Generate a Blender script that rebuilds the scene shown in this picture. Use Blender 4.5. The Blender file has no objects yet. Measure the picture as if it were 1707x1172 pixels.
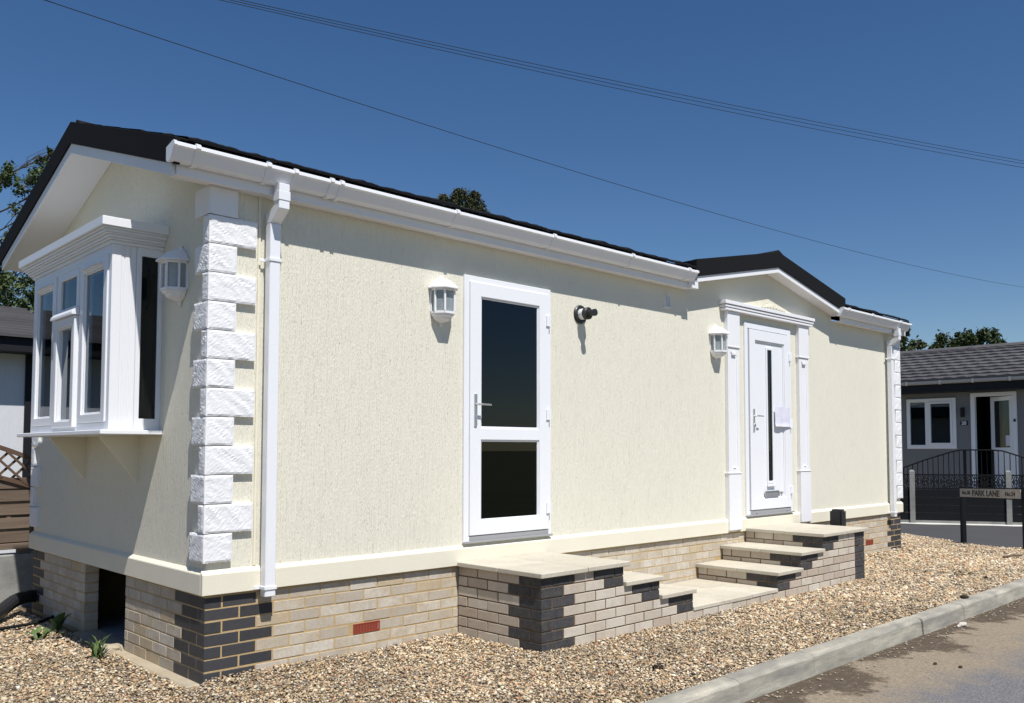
import bpy, bmesh, math, random
import numpy as np
from mathutils import Vector, Matrix, noise
rnd = random.Random(7)
SC = bpy.context.scene
COL = SC.collection

# ------------------------------------------------------------------ camera
F_PX, PPX, PPY, IW, IH = 1445.4, 890.0, 676.0, 1707.0, 1172.0
RIGHT = Vector((0.71306582, -0.70109709, 0.0))
DOWN = Vector((0.03584706, 0.03645902, -0.99869201))
FWD = Vector((0.70018006, 0.71213314, 0.05112995))
CAMPOS = Vector((-2.275, -5.1274, 1.3622))
cd = bpy.data.cameras.new('camera')
cd.sensor_width = 36.0
cd.lens = F_PX * 36.0 / IW
cd.shift_x = -(PPX - IW / 2) / IW
cd.shift_y = (PPY - IH / 2) / IW
cd.clip_start = 0.05
cd.clip_end = 3000
cam = bpy.data.objects.new('camera', cd)
COL.objects.link(cam)
m = Matrix((RIGHT, -DOWN, -FWD)).transposed().to_4x4()
m.translation = CAMPOS
cam.matrix_world = m
SC.camera = cam

# ------------------------------------------------------------------ light
S = Vector((-0.26, -1.0, 1.76)).normalized()        # towards the sun
EL = math.asin(S.z)
w = bpy.data.worlds.new('World')
SC.world = w
w.use_nodes = True
nt = w.node_tree
nt.nodes.clear()
wo = nt.nodes.new('ShaderNodeOutputWorld')
bg = nt.nodes.new('ShaderNodeBackground')
sky = nt.nodes.new('ShaderNodeTexSky')
sky.sky_type = 'NISHITA'
sky.sun_disc = False
sky.sun_elevation = EL
sky.sun_rotation = math.atan2(S.x, S.y)
sky.altitude = 0
sky.air_density = 1.0
sky.dust_density = 0.05
sky.ozone_density = 3.0
bg.inputs['Strength'].default_value = 0.075
hs = nt.nodes.new('ShaderNodeHueSaturation')
hs.inputs['Saturation'].default_value = 1.23
hs.inputs['Hue'].default_value = 0.506
nt.links.new(sky.outputs[0], hs.inputs['Color'])
nt.links.new(hs.outputs[0], bg.inputs['Color'])
nt.links.new(bg.outputs[0], wo.inputs['Surface'])
sd = bpy.data.lights.new('sun', 'SUN')
sd.energy = 5.0
sd.angle = math.radians(0.5)
sd.color = (1.0, 0.965, 0.91)
sun = bpy.data.objects.new('sun', sd)
COL.objects.link(sun)
sun.rotation_euler = S.to_track_quat('Z', 'Y').to_euler()
sun.location = (0, -10, 20)
SC.view_settings.view_transform = 'Standard'
SC.view_settings.look = 'None'
SC.view_settings.exposure = 0.16
SC.view_settings.gamma = 1.0
SC.view_settings.use_curve_mapping = False
SC.cycles.max_bounces = 8
SC.cycles.transparent_max_bounces = 12

# ------------------------------------------------------------------ materials
MAT = {}
def mat(name, color, rough=0.6, spec=0.5, metal=0.0, bump=None, var=None, rand=None, attr=None, ramp=None, fine=None):
    """bump=(scale xyz, strength, distance, detail); var=(scale, amount, darker colour); rand = colours picked per object"""
    M = bpy.data.materials.new(name)
    M.use_nodes = True
    n = M.node_tree.nodes; l = M.node_tree.links
    b = n['Principled BSDF']
    b.inputs['Base Color'].default_value = (*color, 1)
    b.inputs['Roughness'].default_value = rough
    b.inputs['Metallic'].default_value = metal
    b.inputs['Specular IOR Level'].default_value = spec
    tc = n.new('ShaderNodeTexCoord')
    oi = n.new('ShaderNodeObjectInfo')
    geo = n.new('ShaderNodeNewGeometry')
    src = None
    if rand:
        cr = n.new('ShaderNodeValToRGB'); cr.color_ramp.interpolation = 'CONSTANT'
        e = cr.color_ramp.elements
        while len(e) < len(rand): e.new(0.5)
        for i, c in enumerate(rand):
            e[i].position = i / len(rand); e[i].color = (*c, 1)
        l.new(oi.outputs['Random'], cr.inputs[0]); src = cr.outputs[0]
    if attr:
        a = n.new('ShaderNodeAttribute'); a.attribute_name = attr; src = a.outputs['Color']
    if var:
        for (sc, amt, col2) in var:
            no = n.new('ShaderNodeTexNoise'); no.inputs['Detail'].default_value = 5
            no.inputs['Roughness'].default_value = 0.65
            mp = n.new('ShaderNodeMapping')
            mp.inputs['Scale'].default_value = sc if isinstance(sc, tuple) else (sc, sc, sc)
            no.inputs['Scale'].default_value = 1.0
            l.new(geo.outputs['Position'], mp.inputs[0]); l.new(mp.outputs[0], no.inputs['Vector'])
            rp = n.new('ShaderNodeMapRange'); rp.inputs[1].default_value = 0.42; rp.inputs[2].default_value = 0.72
            rp.inputs[3].default_value = 0; rp.inputs[4].default_value = amt
            l.new(no.outputs[0], rp.inputs[0])
            mx = n.new('ShaderNodeMixRGB'); mx.inputs[2].default_value = (*col2, 1)
            l.new(rp.outputs[0], mx.inputs[0])
            if src: l.new(src, mx.inputs[1])
            else: mx.inputs[1].default_value = (*color, 1)
            src = mx.outputs[0]
    if src: l.new(src, b.inputs['Base Color'])
    if bump:
        prev = None
        for (sc, st, dist, det) in bump:
            no = n.new('ShaderNodeTexNoise'); no.inputs['Detail'].default_value = det; no.inputs['Scale'].default_value = 1
            mp = n.new('ShaderNodeMapping')
            mp.inputs['Scale'].default_value = sc if isinstance(sc, tuple) else (sc, sc, sc)
            l.new(geo.outputs['Position'], mp.inputs[0]); l.new(mp.outputs[0], no.inputs['Vector'])
            bm = n.new('ShaderNodeBump'); bm.inputs['Strength'].default_value = st; bm.inputs['Distance'].default_value = dist
            l.new(no.outputs[0], bm.inputs['Height'])
            if prev: l.new(prev, bm.inputs['Normal'])
            prev = bm.outputs[0]
        l.new(prev, b.inputs['Normal'])
    MAT[name] = M
    return M

CREAM = (0.765, 0.735, 0.62)
def stucco_mat():
    M = mat('cream_stucco', CREAM, 0.9, 0.2, var=[((3, 3, 1.2), 0.25, (0.72, 0.685, 0.57))],
            bump=[((125, 125, 4), 0.75, 0.010, 3), ((210, 210, 45), 0.75, 0.006, 4), ((110, 110, 30), 0.25, 0.005, 3)])
    n = M.node_tree.nodes; l = M.node_tree.links
    b = n['Principled BSDF']
    # scattered pits in the combed render, elongated upright
    geo = n.new('ShaderNodeNewGeometry'); mp = n.new('ShaderNodeMapping'); mp.inputs['Scale'].default_value = (55, 55, 20)
    vo = n.new('ShaderNodeTexVoronoi'); vo.inputs['Scale'].default_value = 1; vo.inputs['Randomness'].default_value = 1
    l.new(geo.outputs['Position'], mp.inputs[0]); l.new(mp.outputs[0], vo.inputs['Vector'])
    sep = n.new('ShaderNodeSeparateColor'); l.new(vo.outputs['Color'], sep.inputs[0])
    lt = n.new('ShaderNodeMath'); lt.operation = 'GREATER_THAN'; lt.inputs[1].default_value = 0.95
    l.new(sep.outputs[0], lt.inputs[0])
    dm = n.new('ShaderNodeMapRange'); dm.inputs[1].default_value = 0.10; dm.inputs[2].default_value = 0.24
    dm.inputs[3].default_value = 1; dm.inputs[4].default_value = 0
    l.new(vo.outputs['Distance'], dm.inputs[0])
    ml = n.new('ShaderNodeMath'); ml.operation = 'MULTIPLY'
    l.new(lt.outputs[0], ml.inputs[0]); l.new(dm.outputs[0], ml.inputs[1])
    bp = n.new('ShaderNodeBump'); bp.invert = True; bp.inputs['Strength'].default_value = 0.45; bp.inputs['Distance'].default_value = 0.009
    l.new(ml.outputs[0], bp.inputs['Height'])
    old = b.inputs['Normal'].links[0].from_socket
    l.new(old, bp.inputs['Normal']); l.new(bp.outputs[0], b.inputs['Normal'])
stucco_mat()
mat('smooth_stucco', (0.76, 0.72, 0.59), 0.85, 0.2, bump=[(90, 0.25, 0.004, 5)], var=[(4, 0.25, (0.68, 0.63, 0.50))])
mat('white_pvc', (0.80, 0.81, 0.84), 0.32, 0.5, var=[(2.0, 0.15, (0.74, 0.75, 0.77))], bump=[(3, 0.03, 0.01, 2)])
mat('white_paint', (0.80, 0.80, 0.82), 0.55, 0.4, var=[(3.0, 0.25, (0.72, 0.72, 0.73))], bump=[(40, 0.08, 0.004, 3)])
mat('quoin_white', (0.80, 0.80, 0.81), 0.7, 0.3, var=[(9.0, 0.25, (0.73, 0.73, 0.75))], bump=[((60, 60, 60), 0.35, 0.006, 6)])
mat('grey_pvc', (0.33, 0.33, 0.34), 0.4)
mat('roof_black', (0.0085, 0.0085, 0.010), 0.9, 0.15, bump=[(220, 0.6, 0.004, 3)], var=[(120, 0.5, (0.018, 0.018, 0.021))])
BUFF = [(0.56, 0.505, 0.415), (0.61, 0.555, 0.465), (0.51, 0.455, 0.375), (0.63, 0.585, 0.50), (0.58, 0.515, 0.41),
        (0.53, 0.465, 0.375), (0.62, 0.56, 0.465), (0.47, 0.41, 0.33), (0.58, 0.53, 0.45), (0.55, 0.445, 0.295)]
mat('buff_brick', BUFF[0], 0.9, 0.2, rand=BUFF, var=[(9, 0.75, (0.43, 0.33, 0.21)), (38, 0.5, (0.36, 0.32, 0.27)), (150, 0.25, (0.25, 0.22, 0.19))],
    bump=[(120, 0.45, 0.004, 5)])
STEPB = [(0.54, 0.47, 0.375), (0.62, 0.555, 0.455), (0.52, 0.44, 0.35), (0.58, 0.505, 0.405), (0.47, 0.38, 0.295), (0.64, 0.58, 0.485)]
mat('step_brick', STEPB[0], 0.9, 0.2, rand=STEPB, var=[(7, 0.5, (0.38, 0.31, 0.25)), (45, 0.5, (0.56, 0.52, 0.47)), (150, 0.3, (0.22, 0.19, 0.17))],
    bump=[(120, 0.45, 0.004, 5)])
DARKB = [(0.036, 0.039, 0.047), (0.045, 0.047, 0.055), (0.040, 0.040, 0.044), (0.050, 0.050, 0.056)]
mat('dark_brick', DARKB[0], 0.6, 0.4, rand=DARKB, var=[(30, 0.35, (0.075, 0.07, 0.065))], bump=[(90, 0.25, 0.003, 4)])
mat('dusty_dark_brick', DARKB[0], 0.75, 0.3, rand=DARKB, var=[(18, 0.6, (0.10, 0.09, 0.08)), (60, 0.35, (0.16, 0.14, 0.12))], bump=[(90, 0.25, 0.003, 4)])
mat('yellow_mortar', (0.50, 0.365, 0.19), 0.95, 0.1, var=[(14, 0.6, (0.40, 0.29, 0.155))], bump=[(200, 0.6, 0.004, 4)])
mat('brown_mortar', (0.155, 0.105, 0.065), 0.95, 0.1, var=[(20, 0.6, (0.25, 0.19, 0.13))], bump=[(200, 0.6, 0.004, 4)])
mat('red_terracotta', (0.30, 0.045, 0.025), 0.7)
mat('paving', (0.56, 0.52, 0.435), 0.85, 0.2, rand=[(0.55, 0.505, 0.41), (0.51, 0.465, 0.38), (0.575, 0.53, 0.44), (0.53, 0.49, 0.405)],
    var=[(4, 0.7, (0.42, 0.38, 0.305)), (22, 0.4, (0.61, 0.57, 0.48)), (70, 0.5, (0.38, 0.345, 0.28))], bump=[(70, 0.35, 0.003, 6)])
mat('concrete', (0.43, 0.37, 0.265), 0.9, 0.2, var=[(4, 0.7, (0.33, 0.25, 0.15)), (40, 0.5, (0.25, 0.24, 0.22))], bump=[(60, 0.4, 0.005, 6)])
mat('grey_concrete', (0.30, 0.295, 0.275), 0.9, 0.2, var=[(5, 0.8, (0.17, 0.17, 0.16)), (60, 0.5, (0.22, 0.22, 0.2))], bump=[(60, 0.4, 0.005, 6)])
mat('kerb_concrete', (0.37, 0.365, 0.33), 0.9, 0.2, rand=[(0.46, 0.43, 0.345), (0.42, 0.395, 0.33), (0.48, 0.45, 0.365), (0.44, 0.415, 0.34)],
    var=[(9, 0.5, (0.50, 0.47, 0.37)), ((1.3, 4, 7), 1.0, (0.22, 0.21, 0.185)), ((3.5, 6, 22), 0.8, (0.17, 0.165, 0.15)), (120, 0.5, (0.22, 0.21, 0.19))], bump=[(90, 0.4, 0.004, 6)])
mat('black_plastic', (0.018, 0.019, 0.021), 0.42, 0.5)
mat('black_metal', (0.005, 0.005, 0.006), 0.5, 0.3)
mat('black_board', (0.007, 0.0075, 0.010), 0.7, 0.2, var=[((1, 1, 60), 0.4, (0.012, 0.012, 0.015))])
mat('chrome', (0.62, 0.62, 0.63), 0.25, 0.5, metal=0.9)
mat('steel', (0.42, 0.42, 0.43), 0.4, 0.5, metal=0.6)
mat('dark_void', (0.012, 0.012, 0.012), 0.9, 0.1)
mat('room_wall', (0.30, 0.28, 0.25), 0.9, 0.1)
mat('room_floor', (0.10, 0.085, 0.07), 0.8, 0.1)
mat('curtain', (0.72, 0.71, 0.69), 0.9, 0.1, var=[((40, 40, 1), 0.4, (0.55, 0.54, 0.53))])
mat('black_print', (0.03, 0.03, 0.03), 0.7)
mat('gravel_base', (0.16, 0.12, 0.08), 0.95, 0.1, var=[(60, 0.9, (0.05, 0.04, 0.028)), (90, 0.6, (0.34, 0.27, 0.18))], bump=[(70, 1.0, 0.02, 3)])
mat('pebble', (0.5, 0.45, 0.38), 0.8, 0.25, attr='tint')
mat('grass_green', (0.05, 0.085, 0.025), 0.6, 0.3, rand=[(0.085, 0.13, 0.04), (0.10, 0.15, 0.048), (0.07, 0.11, 0.035)])
mat('wood', (0.20, 0.155, 0.115), 0.85, 0.2, rand=[(0.215, 0.165, 0.12), (0.185, 0.14, 0.105), (0.235, 0.19, 0.145), (0.16, 0.12, 0.09)],
    var=[((2, 2, 45), 0.7, (0.105, 0.075, 0.055))], bump=[((3, 3, 90), 0.4, 0.004, 4)])
mat('wood_brown', (0.125, 0.08, 0.055), 0.8, 0.2, var=[((3, 3, 30), 0.6, (0.075, 0.048, 0.034))])
mat('grey_stucco', (0.20, 0.205, 0.215), 0.9, 0.2, bump=[((60, 60, 8), 0.6, 0.01, 5)], var=[((25, 25, 1), 0.35, (0.155, 0.16, 0.17))])
mat('pale_stucco', (0.62, 0.63, 0.66), 0.9, 0.2, bump=[((60, 60, 8), 0.5, 0.01, 5)], var=[((20, 20, 1), 0.3, (0.54, 0.55, 0.58))])
mat('roof_grey', (0.085, 0.080, 0.084), 0.7, 0.4, rand=[(0.085, 0.080, 0.084), (0.076, 0.072, 0.076), (0.094, 0.089, 0.092)],
    var=[((1.5, 1.5, 1.5), 0.5, (0.062, 0.058, 0.060))], bump=[(120, 0.3, 0.003, 3)])
mat('navy_black', (0.008, 0.009, 0.013), 0.6, 0.3)
mat('bark', (0.085, 0.065, 0.048), 0.9, 0.1, bump=[((12, 12, 3), 0.6, 0.03, 5)])
mat('leaf_oak', (0.05, 0.085, 0.025), 0.55, 0.3, attr='tint')
mat('sign_face', (0.60, 0.55, 0.48), 0.7, 0.3, var=[(22, 0.6, (0.44, 0.39, 0.33))])
mat('sign_print', (0.05, 0.045, 0.04), 0.7)
mat('paper', (0.70, 0.69, 0.80), 0.8, 0.2, var=[((30, 30, 160), 0.5, (0.55, 0.55, 0.66))])
mat('rubble', (0.50, 0.46, 0.41), 0.9, 0.1, var=[(30, 0.6, (0.45, 0.43, 0.4))], bump=[(60, 0.5, 0.01, 4)])
mat('grit_stone', (0.40, 0.34, 0.26), 0.9, 0.1, var=[(60, 0.7, (0.22, 0.18, 0.13))])
mat('dead_leaf', (0.040, 0.030, 0.022), 0.8, 0.2)
mat('white_stone', (0.62, 0.61, 0.58), 0.9, 0.1, var=[(30, 0.6, (0.45, 0.43, 0.4))], bump=[(60, 0.5, 0.01, 4)])
mat('side_tarmac', (0.062, 0.062, 0.066), 0.92, 0.2, var=[(0.8, 0.5, (0.085, 0.082, 0.08)), (130, 0.5, (0.11, 0.108, 0.105))], bump=[(110, 0.5, 0.005, 3)])
mat('wire_grey', (0.045, 0.055, 0.06), 0.95, 0.05)
mat('cable', (0.016, 0.017, 0.018), 0.95, 0.05)
mat('ground_soil', (0.12, 0.115, 0.07), 0.95, 0.1, var=[(0.4, 0.7, (0.05, 0.075, 0.03))])

def glass(name, tint, trans, rough=0.0):
    M = bpy.data.materials.new(name); M.use_nodes = True
    n = M.node_tree.nodes; l = M.node_tree.links; n.clear()
    o = n.new('ShaderNodeOutputMaterial'); mx = n.new('ShaderNodeMixShader')
    t = n.new('ShaderNodeBsdfTransparent'); t.inputs[0].default_value = (*[c * trans for c in tint], 1)
    g = n.new('ShaderNodeBsdfGlossy'); g.inputs['Roughness'].default_value = rough; g.inputs['Color'].default_value = (0.9, 0.95, 1, 1)
    f = n.new('ShaderNodeFresnel'); f.inputs['IOR'].default_value = 1.52
    l.new(f.outputs[0], mx.inputs[0]); l.new(t.outputs[0], mx.inputs[1]); l.new(g.outputs[0], mx.inputs[2])
    l.new(mx.outputs[0], o.inputs['Surface'])
    MAT[name] = M
glass('clear_glass', (0.9, 0.95, 0.97), 0.85)
glass('dark_glass', (0.8, 0.85, 0.9), 0.28)
mat('lamp_glass', (0.42, 0.48, 0.50), 0.25, 0.5)
_b = MAT['lamp_glass'].node_tree.nodes['Principled BSDF']; _b.inputs['Alpha'].default_value = 0.55

def road_mat():
    M = bpy.data.materials.new('tarmac'); M.use_nodes = True; MAT['tarmac'] = M
    n = M.node_tree.nodes; l = M.node_tree.links; b = n['Principled BSDF']
    b.inputs['Roughness'].default_value = 0.9; b.inputs['Specular IOR Level'].default_value = 0.25
    geo = n.new('ShaderNodeNewGeometry'); sep = n.new('ShaderNodeSeparateXYZ'); l.new(geo.outputs['Position'], sep.inputs[0])
    def noi(scale, det=4, rough=0.6):
        mp = n.new('ShaderNodeMapping'); mp.inputs['Scale'].default_value = scale
        no = n.new('ShaderNodeTexNoise'); no.inputs['Scale'].default_value = 1; no.inputs['Detail'].default_value = det; no.inputs['Roughness'].default_value = rough
        l.new(geo.outputs['Position'], mp.inputs[0]); l.new(mp.outputs[0], no.inputs['Vector']); return no.outputs[0]
    def mr(x, a, b_, c, d):
        q = n.new('ShaderNodeMapRange'); q.inputs[1].default_value = a; q.inputs[2].default_value = b_; q.inputs[3].default_value = c; q.inputs[4].default_value = d
        l.new(x, q.inputs[0]); return q.outputs[0]
    def mth(op, a, b_):
        q = n.new('ShaderNodeMath'); q.operation = op
        for i, x in enumerate((a, b_)):
            if isinstance(x, (int, float)): q.inputs[i].default_value = x
            else: l.new(x, q.inputs[i])
        return q.outputs[0]
    def mix(f, a, c):
        q = n.new('ShaderNodeMixRGB'); l.new(f, q.inputs[0])
        for i, x in ((1, a), (2, c)):
            if isinstance(x, tuple): q.inputs[i].default_value = (*x, 1)
            else: l.new(x, q.inputs[i])
        return q.outputs[0]
    grain = noi((95, 95, 95), 3, 0.75)
    asph = mix(mr(grain, 0.35, 0.65, 0, 1), (0.070, 0.069, 0.074), (0.23, 0.225, 0.228))
    # sandy dirt swept against the kerb (kerb face at y = -2.235)
    dist = mth('SUBTRACT', -2.235, sep.outputs['Y'])
    wob = mr(noi((1.1, 1.1, 1), 9, 0.72), 0.3, 0.7, -0.40, 0.40)
    dd = mth('ADD', dist, wob)
    sand = mix(mr(noi((70, 70, 70), 3), 0.3, 0.7, 0, 1), (0.175, 0.135, 0.092), (0.33, 0.275, 0.20))
    inroad = mth('MULTIPLY', mr(dist, -0.06, -0.01, 0, 1), mr(sep.outputs['X'], 10.2, 11.2, 1, 0))
    base = mix(mth('MULTIPLY', mr(dd, 0.55, 1.05, 0.95, 0.0), inroad), asph, sand)
    # darker wet earth patches lying in the gutter
    wob2 = mr(noi((1.3, 1.0, 1), 10, 0.74), 0.3, 0.7, -0.45, 0.42)
    dk = mth('ADD', dist, wob2)
    spot = mth('MULTIPLY', mr(dk, 0.16, 0.26, 0.92, 0.0), mr(noi((14, 30, 1), 4), 0.25, 0.5, 0.55, 1))
    onroad = mth('MULTIPLY', inroad, mr(sep.outputs['X'], 9.0, 10.0, 1, 0))
    base2 = mix(mth('MULTIPLY', spot, onroad), base, (0.075, 0.055, 0.038))
    l.new(base2, b.inputs['Base Color'])
    bp = n.new('ShaderNodeBump'); bp.inputs['Strength'].default_value = 0.6; bp.inputs['Distance'].default_value = 0.006
    l.new(noi((110, 110, 110), 3), bp.inputs['Height']); l.new(bp.outputs[0], b.inputs['Normal'])
road_mat()

# ------------------------------------------------------------------ builders
ORIG = {}
def tagit(o, label=None, cat=None, group=None, kind=None):
    if label: o['label'] = label
    if cat: o['category'] = cat
    if group: o['group'] = group
    if kind: o['kind'] = kind
    return o
def thing(name, label, cat, loc=(0, 0, 0), group=None):
    o = bpy.data.objects.new(name, None); COL.objects.link(o)
    o.empty_display_size = 0.2
    o.location = loc; ORIG[o] = Vector(loc)
    return tagit(o, label, cat, group)
def link(name, me, parent, center):
    o = bpy.data.objects.new(name, me); COL.objects.link(o)
    ORIG[o] = Vector(center)
    if parent: o.parent = parent; o.location = Vector(center) - ORIG[parent]
    else: o.location = center
    return o
FRONT = lambda u, d, z: (u, d, z)
END = lambda u, d, z: (d, u, z)
class MB:
    def __init__(s, xf=FRONT): s.v = []; s.f = []; s.mi = []; s.xf = xf
    def add(s, pts, faces, mi=0):
        k = len(s.v); s.v += [s.xf(*p) for p in pts]; s.f += [tuple(k + i for i in f) for f in faces]; s.mi += [mi] * len(faces)
        return s
    def box(s, a0, a1, b0, b1, c0, c1, mi=0):
        return s.add([(x, y, z) for x in (a0, a1) for y in (b0, b1) for z in (c0, c1)],
                     [(0, 1, 3, 2), (4, 6, 7, 5), (0, 4, 5, 1), (2, 3, 7, 6), (0, 2, 6, 4), (1, 5, 7, 3)], mi)
    def prism(s, pts, axis, a, b, mi=0):
        n = len(pts)
        g = {'x': lambda p, t: (t, p[0], p[1]), 'y': lambda p, t: (p[0], t, p[1]), 'z': lambda p, t: (p[0], p[1], t)}[axis]
        P = [g(p, a) for p in pts] + [g(p, b) for p in pts]
        return s.add(P, [tuple(range(n)), tuple(range(2 * n - 1, n - 1, -1))] + [(i, (i + 1) % n, n + (i + 1) % n, n + i) for i in range(n)], mi)
    def loft(s, rings, mi=0, cap=True):
        n = len(rings[0]); P = [p for r in rings for p in r]; F = []
        for k in range(len(rings) - 1):
            for i in range(n):
                j = (i + 1) % n; F.append((k * n + i, k * n + j, (k + 1) * n + j, (k + 1) * n + i))
        if cap: F += [tuple(range(n - 1, -1, -1)), tuple(range((len(rings) - 1) * n, len(rings) * n))]
        return s.add(P, F, mi)
    def tube(s, path, r, n=8, mi=0, up=None):
        rings = []; P = [Vector(p) for p in path]
        for i, p in enumerate(P):
            t = (P[min(i + 1, len(P) - 1)] - P[max(i - 1, 0)]).normalized()
            a = Vector((0, 0, 1)) if abs(t.z) < 0.9 else Vector((1, 0, 0))
            if up: a = Vector(up)
            e1 = t.cross(a).normalized(); e2 = t.cross(e1)
            rr = r[i] if isinstance(r, (list, tuple)) else r
            off = math.pi / n if n == 4 else 0
            rings.append([tuple(p + e1 * (rr * math.cos(2 * math.pi * k / n + off)) + e2 * (rr * math.sin(2 * math.pi * k / n + off))) for k in range(n)])
        return s.loft(rings, mi)
    def frame(s, a0, a1, c0, c1, wd, d0, d1, wb=None, wt=None, mi=0):
        """mitred rectangular frame: four bars, each a prism between the outer and inner rectangle"""
        wb = wb or wd; wt = wt or wd
        o = [(a0, c0), (a1, c0), (a1, c1), (a0, c1)]; i = [(a0 + wd, c0 + wb), (a1 - wd, c0 + wb), (a1 - wd, c1 - wt), (a0 + wd, c1 - wt)]
        P = [(p[0], d, p[1]) for d in (d0, d1) for p in o + i]
        F = []
        for k in range(4):
            j = (k + 1) % 4
            F += [(k, j, 4 + j, 4 + k), (8 + k, 12 + k, 12 + j, 8 + j), (k, 8 + k, 8 + j, j), (4 + k, 4 + j, 12 + j, 12 + k)]
        return s.add(P, F, mi)
    def build(s, name, mats, parent=None, bevel=0, seg=1, smooth=False, norm=True, label=None, origin=None):
        me = bpy.data.meshes.new(name); me.from_pydata(s.v, [], s.f)
        if isinstance(mats, str): mats = [mats]
        for q in mats: me.materials.append(MAT[q])
        if len(mats) > 1: me.polygons.foreach_set('material_index', s.mi)
        if norm or bevel:
            bm = bmesh.new(); bm.from_mesh(me)
            bmesh.ops.recalc_face_normals(bm, faces=bm.faces)
            if bevel:
                es = [e for e in bm.edges if len(e.link_faces) == 2 and e.calc_face_angle(0) > 0.6]
                bmesh.ops.bevel(bm, geom=es, offset=bevel, segments=seg, affect='EDGES', clamp_overlap=True)
            bm.to_mesh(me); bm.free()
        if smooth: me.shade_smooth()
        A = np.empty(len(me.vertices) * 3); me.vertices.foreach_get('co', A); A = A.reshape(-1, 3)
        c = (A.min(0) + A.max(0)) / 2 if origin is None else np.array(origin)
        A -= c; me.vertices.foreach_set('co', A.ravel()); me.update()
        o = link(name, me, parent, c)
        if label: o['label'] = label
        return o

def holed_wall(mb, u0, u1, z0, z1, holes, d0, d1):
    us = sorted({u0, u1, *[h[0] for h in holes], *[h[1] for h in holes]}); zs = sorted({z0, z1, *[h[2] for h in holes], *[h[3] for h in holes]})
    for a, b in zip(us, us[1:]):
        for c, d in zip(zs, zs[1:]):
            um, zm = (a + b) / 2, (c + d) / 2
            if any(h[0] < um < h[1] and h[2] < zm < h[3] for h in holes): continue
            for dd in (d0, d1): mb.add([(a, dd, c), (b, dd, c), (b, dd, d), (a, dd, d)], [(0, 1, 2, 3)])
    for (a, b, c, d) in list(holes) + [(u0, u1, z0, z1)]:
        P = [(a, c), (b, c), (b, d), (a, d)]
        for k in range(4):
            p, q = P[k], P[(k + 1) % 4]
            mb.add([(p[0], d0, p[1]), (q[0], d0, q[1]), (q[0], d1, q[1]), (p[0], d1, p[1])], [(0, 1, 2, 3)])

# ------------------------------------------------------------------ setting
def sheet(name, pts, z, m, kind='structure'):
    b = MB(); b.add([(x, y, z) for x, y in pts], [tuple(range(len(pts)))])
    o = b.build(name, m, norm=False); o['kind'] = kind
    return o
sheet('ground', [(-900, -900), (900, -900), (900, 900), (-900, 900)], -0.30, 'ground_soil')
sheet('road', [(-60, -9.5), (90, -9.5), (90, 1.2), (30, 6), (13, 6), (11.2, 0.5), (11.1, -1.2), (11.0, -2.24), (-60, -2.24)], -0.15, 'tarmac')
# gravel bed: gently uneven sheet
def ghz(x, y):
    left = max(0.0, min(1.0, (-x + 0.05) / 0.3))
    h = -0.028 - 0.035 * left + 0.012 * noise.noise(Vector((x * 1.3, y * 1.3, 0))) + 0.006 * noise.noise(Vector((x * 4, y * 4, 3)))
    if y > -0.2 and x > 0: h += 0.012 * max(0, 1 - (-y) / 0.2)
    if y < -1.95: h += -0.02 * (-1.95 - y) / 0.15
    if x > 10.5: h -= 0.05 * min(1, (x - 10.5) / 1.2)
    return h
def gx_edge(y):      # far edge of the gravel, curving round the corner of the plot
    return 11.78 + 0.10 * math.sin(y * 1.3) + (0.25 if y > 0 else 0.0) - max(0, (-1.2 - y)) * 0.9
gb = MB(); NX, NY = 260, 90
xs = np.linspace(-4.0, 1.0, NX); ys = np.linspace(-2.105, 4.05, NY)
pts = [( -4.0 + (gx_edge(y) + 4.0) * (i / (NX - 1)), y) for y in ys for i in range(NX)]
def bedz(x, y): return ghz(x, y) - 0.006 if not (x > -0.30 and y > 0.02 and x < 10.2) else min(ghz(x, y), -0.075)
gb.add([(x, y, bedz(x, y)) for x, y in pts], [f for f in [(j * NX + i, j * NX + i + 1, (j + 1) * NX + i + 1, (j + 1) * NX + i) for j in range(NY - 1) for i in range(NX - 1)]
    if not all(0.03 < pts[q][0] < 9.97 and pts[q][1] > 0.03 for q in f)])
o = gb.build('gravel_bed', 'gravel_base', norm=False, smooth=True); o['kind'] = 'structure'

# kerb: every stone its own piece
kerb = thing('kerb', 'long pale grey concrete kerb between the gravel bed and the road', 'kerb', (4, -2.17, -0.15))
kprof = [(-2.112, -0.30), (-2.112, -0.012), (-2.205, -0.016), (-2.222, -0.022), (-2.232, -0.036), (-2.255, -0.30)]
kb0 = MB(); kb0.prism(kprof, 'x', 0.002, 0.9065)
kmes = None
for k in range(-3, 11):
    x = 1.84 + 0.9135 * k
    if kmes is None:
        ko = kb0.build('kerb_stone', 'kerb_concrete', kerb, bevel=0.004); kmes = ko.data; koff = ko.location.copy()
        base_x = koff.x - 0.4565
        ko.location.x = base_x - ORIG[kerb].x * 0 + x
    else:
        ko = bpy.data.objects.new('kerb_stone', kmes); COL.objects.link(ko); ko.parent = kerb
        ko.location = (base_x + x + 0.0, koff.y + rnd.uniform(-0.006, 0.006), koff.z + rnd.uniform(-0.004, 0.004))
        ko.rotation_euler = (0, rnd.uniform(-0.003, 0.003), rnd.uniform(-0.005, 0.005))
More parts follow.
